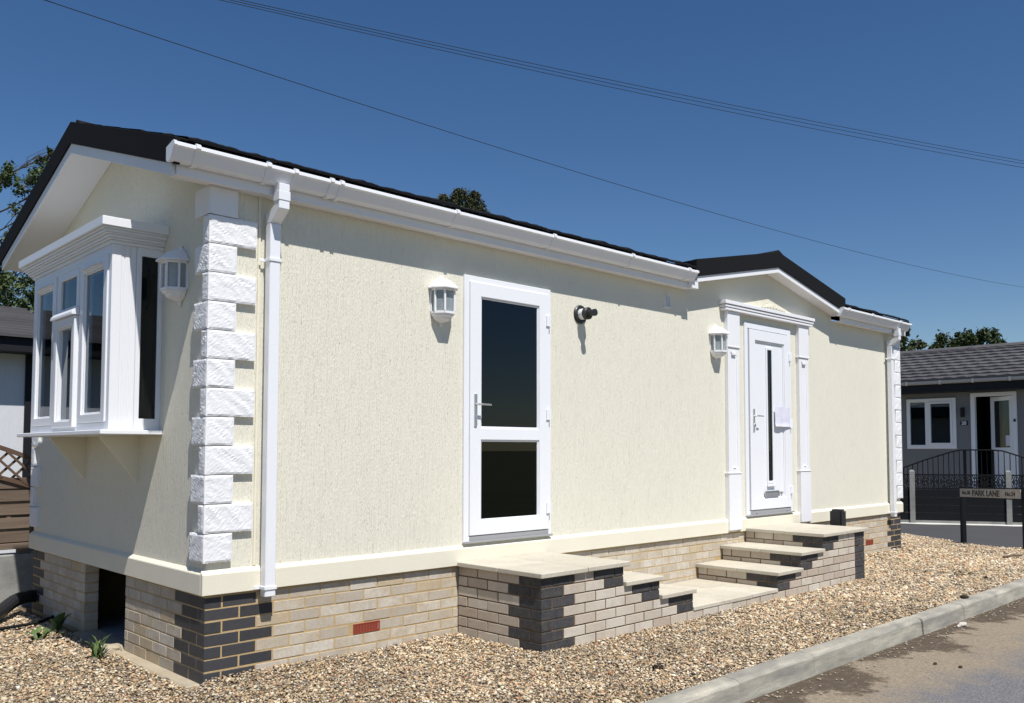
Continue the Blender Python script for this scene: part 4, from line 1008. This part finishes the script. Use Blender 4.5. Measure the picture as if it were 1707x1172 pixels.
# ------------------------------------------------------------------ right: black fence, railing, grey home
A2 = Vector((15.834, 2.189)); B2 = Vector((16.661, 0.618)); U2 = (B2 - A2).normalized(); N2 = Vector((U2.y, -U2.x))
if N2.dot(Vector((CAMPOS.x, CAMPOS.y)) - A2) < 0: N2 = -N2
def FN(u, d, z): q = A2 + U2 * u - N2 * d; return (q.x, q.y, z)
fe = thing('garden_fence', 'low black board fence with ornamental trellis top and concrete posts', 'fence', (16.2, 1.4, -0.15))
PITCH = 1.773
for k in range(-3, 4):
    u = k * PITCH
    b = MB(FN); b.prism([(u - 0.048, -0.05), (u + 0.048, -0.05), (u + 0.048, 0.05), (u - 0.048, 0.05)], 'z', -0.25, 0.925) if False else b.loft([[(u - w_, -w_, z), (u + w_, -w_, z), (u + w_, w_, z), (u - w_, w_, z)] for w_, z in ((0.05, -0.25), (0.05, 0.92), (0.035, 0.95))])
    b.build('post', 'grey_concrete', fe, bevel=0.004)
    if k == 3: break
    a0, a1 = u + 0.052, u + PITCH - 0.052
    b = MB(FN); b.box(a0, a1, -0.022, 0.022, -0.25, -0.075); b.build('gravel_board', 'grey_concrete', fe)
    for j in range(4):
        z0 = -0.074 + j * 0.158; b = MB(FN); b.box(a0, a1, -0.014, 0.014, z0, z0 + 0.155); b.build('board', 'black_board', fe, bevel=0.003)
    b = MB(FN)                                           # cast trellis: rails, rings, diagonals
    b.box(a0, a1, -0.014, 0.014, 0.560, 0.590); b.box(a0, a1, -0.014, 0.014, 0.842, 0.868)
    ncell = 9; cw = (a1 - a0) / ncell; zc = 0.716; hh = 0.126
    for c in range(ncell):
        uc = a0 + cw * (c + 0.5)
        for (ru, rz) in ((0.052, 0.112), (0.028, 0.055)):
            ring = [(uc + ru * math.cos(t * math.pi / 7), 0.0, zc + rz * math.sin(t * math.pi / 7)) for t in range(15)]
            b.tube(ring, 0.0115, 4, up=(0, 1, 0))
        for s1 in (-1, 1):
            for s2 in (-1, 1):
                b.tube([(uc + s1 * cw * 0.5, 0, zc + s2 * 0.045), (uc + s1 * cw * 0.28, 0, zc + s2 * hh)], 0.011, 4, up=(0, 1, 0))
                b.tube([(uc + s1 * cw * 0.5, 0, zc), (uc + s1 * 0.030, 0, zc + s2 * 0.03)], 0.010, 4, up=(0, 1, 0))
        b.box(uc - cw * 0.5 - 0.006, uc - cw * 0.5 + 0.006, -0.008, 0.008, 0.59, 0.842)
    b.build('trellis', 'black_metal', fe, norm=False)
wl = MB(); P = []; F = []
for i in range(60):
    u = -5.4 + i * 0.19; P += [FN(u, -0.17 - 0.10 * noise.noise(Vector((u * 2, 0, 0))) - 0.06 * noise.noise(Vector((u * 7, 3, 0))), -0.140), FN(u, 0.03, -0.120)]
for i in range(59): F.append((2 * i, 2 * i + 2, 2 * i + 3, 2 * i + 1))
wl.add(P, F); o = wl.build('gravel_edge_strip', 'white_stone', norm=False); o['kind'] = 'structure'
ry = sheet('front_yard', [FN(-8, 0.1, 0)[:2], FN(8, 0.1, 0)[:2], (24, -8), (24, 8)], -0.12, 'concrete')
dk = MB(); dk.box(18.05, 19.9, 0.9, 3.0, -0.25, 0.35)
# railing with an arched top on the entrance ramp
ra = thing('ramp_railing', 'black metal railing with arched handrail in front of the grey home', 'railing', (18, 2, 0))
top = [(5.2, 0.62), (4.4, 0.72), (3.345, 0.912), (2.731, 1.142), (2.163, 1.321), (1.98, 1.358), (1.4, 1.362), (1.119, 1.340), (0.706, 1.20), (0.0, 0.98), (-0.8, 0.85)]
def ztop(y):
    for (a, za), (c, zc) in zip(top, top[1:]):
        if c <= y <= a: return za + (zc - za) * (a - y) / (a - c)
    return 0.6
b = MB(); b.tube([(18, y, z) for y, z in top], 0.017, 6); b.build('handrail', 'black_metal', ra, norm=False)
for i in range(50):
    y = 5.1 - i * 0.1145
    post = i in (16, 28, 33, 45)
    b = MB(); r = 0.026 if post else 0.007; b.box(18 - r, 18 + r, y - r, y + r, -0.12, ztop(y) - 0.01); b.build('post' if post else 'baluster', 'black_metal', ra)
b = MB(); b.tube([(18, y, max(0.15, z - 0.75)) for y, z in top], 0.012, 6); b.build('lower_rail', 'black_metal', ra, norm=False)
o = dk.build('entrance_deck', 'grey_concrete'); tagit(o, 'raised grey deck in front of the grey home door', 'deck')
# grey neighbour, facade on x = 19.9
HX = 19.9
def GH(u, d, z): return (HX + d, u, z)
gh = thing('grey_home', 'grey rendered park home with dark tiled roof beyond the black fence', 'mobile home', (22, 0, 0))
WIN = (2.725, 3.915, 1.39, 2.64); DR = (1.37, 2.385, 0.36, 2.73)
b = MB(GH); holed_wall(b, -6, 8, -0.15, 2.80, [WIN, DR], 0.0, 0.12); b.build('front_wall', 'grey_stucco', gh)
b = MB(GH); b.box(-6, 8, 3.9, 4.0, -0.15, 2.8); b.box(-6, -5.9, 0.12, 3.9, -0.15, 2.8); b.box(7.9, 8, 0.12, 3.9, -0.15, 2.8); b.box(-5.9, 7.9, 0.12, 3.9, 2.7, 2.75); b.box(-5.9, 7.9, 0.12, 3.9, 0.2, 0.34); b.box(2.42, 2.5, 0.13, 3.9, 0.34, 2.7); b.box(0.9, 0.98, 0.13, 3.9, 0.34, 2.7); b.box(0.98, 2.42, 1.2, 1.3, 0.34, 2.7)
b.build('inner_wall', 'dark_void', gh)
b = MB(GH); b.frame(*WIN, 0.085, -0.03, 0.05, 0.095, 0.085); b.box(3.375, 3.462, -0.028, 0.045, WIN[2] + 0.095, WIN[3] - 0.085); b.frame(2.81, 3.375, 1.485, 2.555, 0.05, -0.045, 0.03); wf = b.build('window', 'white_pvc', gh, bevel=0.004)
for u0, u1, z0 in ((2.86, 3.325, 1.535), (3.462, 3.83, 1.485)):
    b = MB(GH); b.box(u0, u1, 0.0, 0.008, z0, 2.52); b.build('pane', 'clear_glass', wf)
    b = MB(GH); b.box(u0 - 0.02, u1 + 0.02, 0.10, 0.115, 2.43, 2.56); b.build('blind', 'curtain', wf)
b = MB(GH); b.frame(DR[0], DR[1], DR[2] - 0.3, DR[3], 0.095, -0.03, 0.09, 0.1, 0.09); df = b.build('door_frame', 'white_pvc', gh, bevel=0.004)
# the door stands ajar, hinged on its right
hx, hang = 1.47, math.radians(24)
def LEAF(u, d, z): return (HX + 0.02 + math.sin(hang) * u * 1.0 + math.cos(hang) * d, hx + math.cos(hang) * u - math.sin(hang) * d, z)
b = MB(LEAF); b.frame(0.0, 0.62, 0.36, 2.63, 0.10, 0, 0.045, 0.2, 0.1); b.box(0.10, 0.52, 0.005, 0.04, 0.56, 1.42); lf = b.build('door_leaf', 'white_pvc', gh, bevel=0.004)
b = MB(LEAF); b.box(0.10, 0.52, 0.018, 0.026, 1.42, 2.53); b.build('pane', 'dark_glass', lf)
b = MB(LEAF); b.box(0.10, 0.22, 0.010, 0.017, 1.46, 1.70); b.build('door_notice', 'paper', lf)
b = MB(GH); b.box(2.525, 2.60, -0.10, 0.0, 2.155, 2.385); b.build('wall_lamp', 'black_metal', gh, bevel=0.012)
b = MB(GH); b.box(0.62, 0.70, -0.10, 0.0, 2.155, 2.385); b.build('wall_lamp', 'black_metal', gh, bevel=0.012)
b = MB(GH); b.box(2.46, 2.63, -0.015, 0.0, 1.955, 2.065); np_ = b.build('number_plate', 'black_metal', gh)
text('20', 0.115, lambda u, d, z: (HX + d, 2.605 - u, z), 0.0, 1.972, -0.016, 'white_pvc', np_)
b = MB(GH); b.box(1.395, 1.44, -0.045, -0.0305, 2.02, 2.08); b.build('doorbell', 'black_metal', gh)
# roof: eave over the front, tile courses stepping up to the ridge
EX, EZ, RX_, RZ = 19.45, 3.05, 21.9, 4.02
b = MB(); b.box(EX + 0.02, HX + 0.3, -6.3, 8.3, 2.765, 2.80); b.box(EX, EX + 0.03, -6.3, 8.3, 2.765, 3.02); b.build('fascia', 'navy_black', gh)
b = MB(); b.prism([(EX, EZ - 0.02), (RX_, RZ - 0.02), (2 * RX_ - EX, EZ - 0.02)], 'y', -6.3, 8.3); rf = b.build('roof', 'roof_grey', gh)
nc = 10
for c in range(nc):
    t0, t1 = c / nc, (c + 1) / nc
    xa, xb = EX - 0.06 + (RX_ - EX + 0.06) * t0, EX - 0.06 + (RX_ - EX + 0.06) * t1 + 0.03
    za, zb_ = EZ + (RZ - EZ) * t0, EZ + (RZ - EZ) * t1 + 0.012
    P = []; F = []; ny = 150
    for i in range(ny + 1):
        y = -6.3 + 14.6 * i / ny; r = 0.012 * math.sin(y * 2 * math.pi / 0.33 + c * math.pi) + 0.004 * noise.noise(Vector((y * 6, c, 0)))
        P += [(xa, y, za - 0.02), (xa - 0.004, y, za + 0.050 + r), (xa + 0.02, y, za + 0.058 + r), (xb, y, zb_ + 0.012)]
    for i in range(ny):
        for j in range(3): F.append((i * 4 + j, i * 4 + 4 + j, i * 4 + 5 + j, i * 4 + 1 + j))
    b = MB(); b.add(P, F); b.build('tile_course', 'roof_grey', rf)
b = MB(); b.prism([(RX_ - 0.14, RZ + 0.0), (RX_ - 0.10, RZ + 0.05), (RX_, RZ + 0.085), (RX_ + 0.10, RZ + 0.05), (RX_ + 0.14, RZ)], 'y', -6.3, 8.3); b.build('ridge', 'roof_grey', rf)
b = MB(); b.prism([(EX - 0.005, 3.03), (EX - 0.005, 2.965), (EX - 0.06, 2.955), (EX - 0.10, 2.98), (EX - 0.105, 3.035), (EX - 0.095, 3.035), (EX - 0.09, 2.99), (EX - 0.06, 2.97), (EX - 0.015, 2.975), (EX - 0.015, 3.03)], 'y', -6.3, 8.3); gg = b.build('gutter', 'grey_pvc', gh)
for y in (3.7, 2.9, 2.15, 1.35, 0.6):
    b = MB(); b.box(EX - 0.112, EX - 0.003, y - 0.02, y + 0.02, 2.948, 3.04); b.build('gutter_bracket', 'grey_pvc', gg)

# ------------------------------------------------------------------ left: pale home, panel fence
lh = thing('pale_home', 'pale rendered home with dark tiled roof behind the wooden fence', 'mobile home', (-3, 10, 0))
b = MB(); b.box(-9, 1.10, 8.2, 8.3, -0.1, 2.82); b.box(1.02, 1.10, 8.3, 13, -0.1, 2.82); b.build('wall', 'pale_stucco', lh)
b = MB(); b.box(1.055, 1.155, 8.165, 8.1995, -0.1, 2.70); b.build('corner_trim', 'navy_black', lh)
b = MB(); b.box(-9, 1.55, 7.83, 8.2, 2.665, 2.69); b.box(-9, 1.55, 7.80, 7.83, 2.665, 2.86); b.build('fascia', 'navy_black', lh)
b = MB(); b.prism([(7.80, 2.86), (10.4, 3.62), (13.0, 2.86)], 'x', -9, 1.55); lrf = b.build('roof', 'roof_grey', lh)
for c in range(12):
    t0, t1 = c / 12, (c + 1) / 12; b = MB(); ya, yb_ = 7.74 + 2.66 * t0, 7.74 + 2.66 * t1 + 0.02; za, zz = 2.86 + 0.76 * t0, 2.86 + 0.76 * t1
    P = []; F = []
    for i in range(61):
        x = -9 + 10.55 * i / 60; r = 0.006 * noise.noise(Vector((x * 5, c, 0))); P += [(x, ya, za - 0.01), (x, ya, za + 0.035 + r), (x, yb_, zz + 0.008)]
    for i in range(60):
        for j in range(2): F.append((i * 3 + j, i * 3 + 3 + j, i * 3 + 4 + j, i * 3 + 1 + j))
    b.add(P, F); b.build('tile_course', 'roof_grey', lrf)
cw_ = MB(); cw_.box(-2.5, 1.2, 3.90, 4.10, -0.2, 0.405); o = cw_.build('retaining_wall', 'grey_concrete', bevel=0.01); tagit(o, 'low rough concrete wall under the wooden fence panel', 'wall')
wf_ = thing('fence_panel', 'brown wooden fence panel with arched lattice top beside the home', 'fence', (-0.6, 3.95, 0.42))
FX0, FX1 = -1.72, 0.12; fc = (FX0 + FX1) / 2
b = MB(); b.box(FX0, FX1, 3.925, 3.985, 0.452, 0.505); b.build('bottom_rail', 'wood', wf_, bevel=0.003)
for k in range(3):
    x = FX0 + 0.1 + k * 0.80; b = MB(); b.box(x, x + 0.1, 3.93, 4.03, 0.406, 0.4515); b.build('bearer', 'wood', wf_)
sl = [0.515, 0.640, 0.765, 0.890, 1.005]
for i, z in enumerate(sl):
    y0 = 3.935 if i % 2 else 3.950
    b = MB(); b.box(FX0 + 0.03, FX1 - 0.01, y0, y0 + 0.012, z, z + 0.100); b.build('slat', 'wood', wf_, bevel=0.002)
    b = MB(); b.box(FX0 + 0.03, FX1 - 0.01, y0 + 0.018, y0 + 0.028, z - 0.055, z + 0.035); b.build('slat', 'wood', wf_, bevel=0.002)
for k in range(5):
    x = FX1 - 0.24 - k * 0.40
    b = MB(); b.box(x, x + 0.035, 3.960, 3.980, 0.505, 1.06); b.build('batten', 'wood', wf_)
arc = lambda x, zc, hh: zc + hh * (1 - ((x - fc) / (FX1 - fc)) ** 2)
def archbar(zc, hh, w_):
    b = MB(); P = []; F = []
    for i in range(25):
        x = FX0 + (FX1 - FX0) * i / 24; z = arc(x, zc, hh); P += [(x, 3.93, z - w_), (x, 3.93, z + w_), (x, 3.985, z + w_), (x, 3.985, z - w_)]
    for i in range(24):
        for j in range(4): F.append((i * 4 + j, i * 4 + (j + 1) % 4, i * 4 + 4 + (j + 1) % 4, i * 4 + 4 + j))
    F += [(0, 1, 2, 3), (99, 98, 97, 96)]; b.add(P, F); b.build('arched_rail', 'wood_brown', wf_)
archbar(1.00, 0.20, 0.020); archbar(1.25, 0.24, 0.020)
for s in (-1, 1):
    for k in range(-14, 15):
        P = []
        c0 = fc + k * 0.135
        for t in range(40):
            z = 0.98 + t * 0.012; x = c0 + s * (z - 1.2)
            if FX0 + 0.03 < x < FX1 - 0.03 and arc(x, 1.00, 0.20) < z < arc(x, 1.25, 0.24): P.append((x, 3.948 + 0.012 * s, z))
        if len(P) > 2:
            b = MB(); b.tube([P[0], P[-1]], 0.014, 4); b.build('lattice_bar', 'wood_brown', wf_)
b = MB(); b.box(FX0 + 0.0, FX0 + 0.035, 3.93, 3.985, 0.505, 1.24); b.box(FX1 - 0.035, FX1, 3.93, 3.985, 0.505, 1.24); b.build('stile', 'wood_brown', wf_)
b = MB(); b.box(FX1 + 0.005, FX1 + 0.105, 3.92, 4.02, -0.1, 1.38); o = b.build('fence_post', 'wood_brown', wf_)

# ------------------------------------------------------------------ trees
def tree(label, x, y, h, crown, leaf, n_, tints, seed, trunk_r=0.15, limbs=None, twigs=0, z0=-0.2):
    """crown: list of (dx, dy, z, rx, ry, rz, weight)"""
    rs = np.random.RandomState(seed)
    t = thing('tree', label, 'tree', (x, y, z0))
    b = MB(); zc = [c[2] for c in crown]; ztopc = max(c[2] for c in crown)
    b.tube([(x, y, z0), (x + 0.05, y, z0 + (ztopc - z0) * 0.35), (x - 0.04, y + 0.05, z0 + (ztopc - z0) * 0.7), (x, y, ztopc)], [trunk_r, trunk_r * 0.75, trunk_r * 0.5, trunk_r * 0.15], 8)
    b.build('trunk', 'bark', t, smooth=True)
    b = MB()
    for c in crown:
        s = Vector((x, y, max(z0 + 1, c[2] - 0.9 * c[5] - 0.35 * abs(c[0])))); e = Vector((x + c[0], y + c[1], c[2] + 0.2 * c[5])); mid = (s + e) / 2 + Vector((0, 0, -0.1 * c[5]))
        b.tube([s, mid, e], [trunk_r * 0.28, trunk_r * 0.16, trunk_r * 0.05], 6)
        for k in range(twigs):
            q = e + Vector((rs.uniform(-1, 1) * c[3], rs.uniform(-1, 1) * c[4], rs.uniform(-.4, 1.1) * c[5])); m1 = (mid + q) / 2 + Vector((rs.uniform(-.1, .1), 0, 0.12 * c[5]))
            b.tube([mid.lerp(e, rs.rand()), m1, q], [trunk_r * 0.10, trunk_r * 0.06, trunk_r * 0.025], 4)
    b.build('limbs', 'bark', t, norm=False)
    wts = np.array([c[6] for c in crown], float); wts /= wts.sum()
    pts = []; 
    for c, w_ in zip(crown, wts):
        k = int(n_ * w_); ncl = max(6, k // 55)
        dirs = rs.normal(size=(ncl, 3)); dirs /= np.linalg.norm(dirs, axis=1)[:, None]
        rad = rs.uniform(0.35, 1.0, (ncl, 1)) ** 0.6
        cc = dirs * rad * np.array([c[3], c[4], c[5]]) + np.array([x + c[0], y + c[1], c[2]])
        cs = rs.uniform(0.10, 0.30, ncl) * min(c[3], c[5])
        ch = rs.randint(0, ncl, k)
        pts.append(cc[ch] + rs.normal(size=(k, 3)) * cs[ch][:, None] * 0.75)
    P = np.concatenate(pts); k = len(P)
    a = rs.normal(size=(k, 3)); a /= np.linalg.norm(a, axis=1)[:, None]; q = rs.normal(size=(k, 3)); q -= (q * a).sum(1)[:, None] * a; q /= np.linalg.norm(q, axis=1)[:, None]
    s = (leaf * rs.uniform(0.6, 1.3, k))[:, None]
    V = np.stack([P + a * s, P + q * s * 0.55, P - a * s, P - q * s * 0.55], 1).reshape(-1, 3)
    V -= np.array([x, y, z0])
    me = bpy.data.meshes.new('crown'); me.vertices.add(4 * k); me.vertices.foreach_set('co', V.ravel().astype(np.float32))
    me.loops.add(4 * k); me.loops.foreach_set('vertex_index', np.arange(4 * k, dtype=np.int32))
    me.polygons.add(k); me.polygons.foreach_set('loop_start', np.arange(0, 4 * k, 4, dtype=np.int32)); me.polygons.foreach_set('loop_total', np.full(k, 4, np.int32))
    tn = np.array(tints)[rs.randint(0, len(tints), k)] * rs.uniform(0.75, 1.25, (k, 1)); CC = np.ones((k, 4, 4), np.float32); CC[:, :, :3] = tn[:, None, :]
    at = me.color_attributes.new('tint', 'FLOAT_COLOR', 'POINT'); at.data.foreach_set('color', CC.ravel())
    me.update(); me.validate(); me.materials.append(MAT['leaf_oak'])
    o = bpy.data.objects.new('crown', me); COL.objects.link(o); o.parent = t
OAK = [(0.034, 0.055, 0.018), (0.044, 0.066, 0.022), (0.026, 0.045, 0.016), (0.06, 0.078, 0.027)]
CON = [(0.04, 0.055, 0.022), (0.055, 0.062, 0.024), (0.03, 0.045, 0.02), (0.075, 0.07, 0.03)]
PAL = [(0.085, 0.105, 0.05), (0.10, 0.115, 0.06), (0.07, 0.09, 0.04)]
g0 = 'trees beyond the homes'
tree('open leafy tree with bare twigs behind the pale home', 2.8, 20.7, 9.0,
     [(1.5, -1.4, 8.9, .35, .3, .3, .5), (.7, -.6, 8.3, .5, .45, .4, .7), (1.55, -1.5, 8.1, .65, .5, .5, 1.4), (1.9, -1.8, 7.5, .6, .5, .5, 1.4), (1.2, -1.1, 7.4, .5, .4, .4, .9), (.1, 0, 6.9, .35, .3, .3, .5), (1.1, -1.0, 6.7, .5, .4, .4, .9), (1.5, -1.4, 6.2, .6, .5, .5, 1.4), (.7, -.6, 6.2, .4, .4, .35, .7),
      (.35, -.3, 5.7, .7, .6, .45, 1.5), (1.0, -.9, 5.4, .7, .7, .45, 1.7), (0, 0, 4.8, 1.0, .9, .5, 2.0), (1.3, -1.2, 4.7, 1.0, 1, .6, 2.6), (.6, -.6, 3.9, 1.1, 1, .7, 2.8), (1.8, -1.8, 3.6, 1.2, 1.2, .7, 2.8), (-.6, .6, 3.4, 1, 1, .9, 2.0)], 0.05, 30000, [(0.055, 0.085, 0.026), (0.07, 0.10, 0.034), (0.04, 0.065, 0.022), (0.085, 0.11, 0.04)], 4, 0.11, twigs=16)
tree('dark conifer top rising just above the home ridge', 23.3, 25.75, 13.6,
     [(0, 0, 13.0, .55, .55, .45, 1.6), (-.1, .1, 13.3, .22, .22, .25, .5), (.45, -.45, 13.15, .25, .25, .35, .6), (-.55, .55, 12.85, .32, .32, .45, 1.0), (.5, -.5, 12.7, .40, .40, .6, 1.3), (-.2, .2, 12.4, .7, .7, .6, 2.0), (.2, -.2, 12.1, .8, .8, .7, 2.4), (-.7, .7, 12.1, .35, .35, .6, 1), (.75, -.75, 11.9, .35, .35, .8, 1), (0, 0, 11.2, 1.1, 1.1, .9, 2.2), (0, 0, 10.0, 1.3, 1.3, 1.1, 1.4), (0, 0, 8.4, 1.6, 1.6, 1.6, 1.2)], 0.055, 26000, CON, 8, 0.2, twigs=4)
tree('broad dark oak above the right end of the grey roof', 61.5, 16.2, 9.9,
     [(-1.3, 1.3, 8.3, .9, .9, 1.1, 2), (-.3, .3, 8.7, .9, .9, 1.1, 2), (.6, -.6, 8.9, .9, .9, 1.0, 2), (1.4, -1.4, 8.0, .8, .8, 1.0, 1.6), (0, 0, 7.2, 2.0, 2, 1.0, 2.4), (2.2, -2.2, 6.9, .9, .9, .8, 1.2), (-1.8, 1.8, 7.0, .7, .7, 1.1, 1.2), (0, 0, 5.4, 2.4, 2.4, 1.2, 2.5)], 0.13, 13000, OAK, 12, 0.3, twigs=5)
tree('thin pale green tree rising beside the far corner of the home', 42.9, 13.45, 8.2,
     [(-.1, .1, 7.4, .45, .45, .7, 1.5), (.15, -.15, 6.7, .55, .55, .6, 1.5), (.3, -.3, 5.7, .7, .7, .7, 2), (-.3, .3, 5.6, .8, .8, .8, 2)], 0.10, 4200, PAL + OAK[:2], 15, 0.13, twigs=5)
tree('small pale green tree left of the broad oak above the grey roof', 48.6, 14.88, 7.9,
     [(0, 0, 7.0, .5, .5, .75, 2), (-.3, .3, 6.2, .6, .6, .6, 1.6), (.3, -.3, 6.0, .55, .55, .6, 1.6), (0, 0, 5.0, 1, 1, .8, 2)], 0.11, 4200, PAL, 18, 0.14, twigs=4)
tree('lowest bushy tree between the pale tree and the oak', 54.3, 16.27, 8.1,
     [(0, 0, 7.4, .3, .3, .55, 1), (.25, -.25, 7.0, .6, .6, .5, 1.3), (0, 0, 5.8, 1.1, 1.1, 1.0, 2)], 0.12, 3000, OAK, 22, 0.14, twigs=3)
tree('low dark green tree at the right edge behind the grey roof', 65.7, 14.0, 8.4,
     [(-.6, .6, 8.0, .7, .7, .6, 1.2), (0.6, -.6, 7.6, .9, .9, .6, 1.4), (0, 0, 6.2, 1.8, 1.8, 1.1, 2)], 0.13, 4200, OAK, 25, 0.2, twigs=3)

# ------------------------------------------------------------------ overhead wires
def wire(p, q, sag, r, label, group, n_=40):
    p, q = Vector(p), Vector(q); path = []
    for i in range(n_ + 1):
        t = i / n_; path.append(p.lerp(q, t) + Vector((0, 0, -4 * sag * t * (1 - t))))
    b = MB(); b.tube(path, r, 6); o = b.build('overhead_wire', 'wire_grey')
    tagit(o, label, 'wire', group)
# single line: plane y = 8
def w1z(x): return 7.60 - 0.0062 * (x - 1.1) + 0.001048 * (x - 1.1) ** 2
b = MB(); b.tube([(x, 8.0, w1z(x)) for x in np.linspace(-7, 56, 70)], 0.0065, 6); o = b.build('overhead_wire', 'wire_grey')
tagit(o, 'single black wire, the lowest, sloping across the sky above the roof', 'wire', 'overhead wires')
P0 = Vector((2.8755, 7.1055, 0)); P1 = Vector((21.1115, 0.7285, 0)); UD = (P1 - P0).normalized()
for (s0, z0_, s1, z1_, s2, z2_, lb) in ((0.589, 8.0526, 13.264, 8.0606, 18.172, 8.1503, 'top wire of the three running together across the upper sky'),
                                        (0.45, 8.020, 13.262, 7.9894, 18.169, 8.0853, 'middle wire of the three running together across the upper sky'),
                                        (0.306, 7.9886, 13.2595, 7.9027, 18.165, 7.9916, 'bottom wire of the three running together across the upper sky')):
    co = np.polyfit([s0, 5.5 if False else s1, s2], [z0_, z1_, z2_], 2)
    path = []
    for s in np.linspace(-6, 26, 60):
        q = P0 + UD * s; path.append((q.x, q.y, float(np.polyval(co, s))))
    b = MB(); b.tube(path, 0.0052, 6); o = b.build('overhead_wire', 'wire_grey'); tagit(o, lb, 'wire', 'overhead wires')
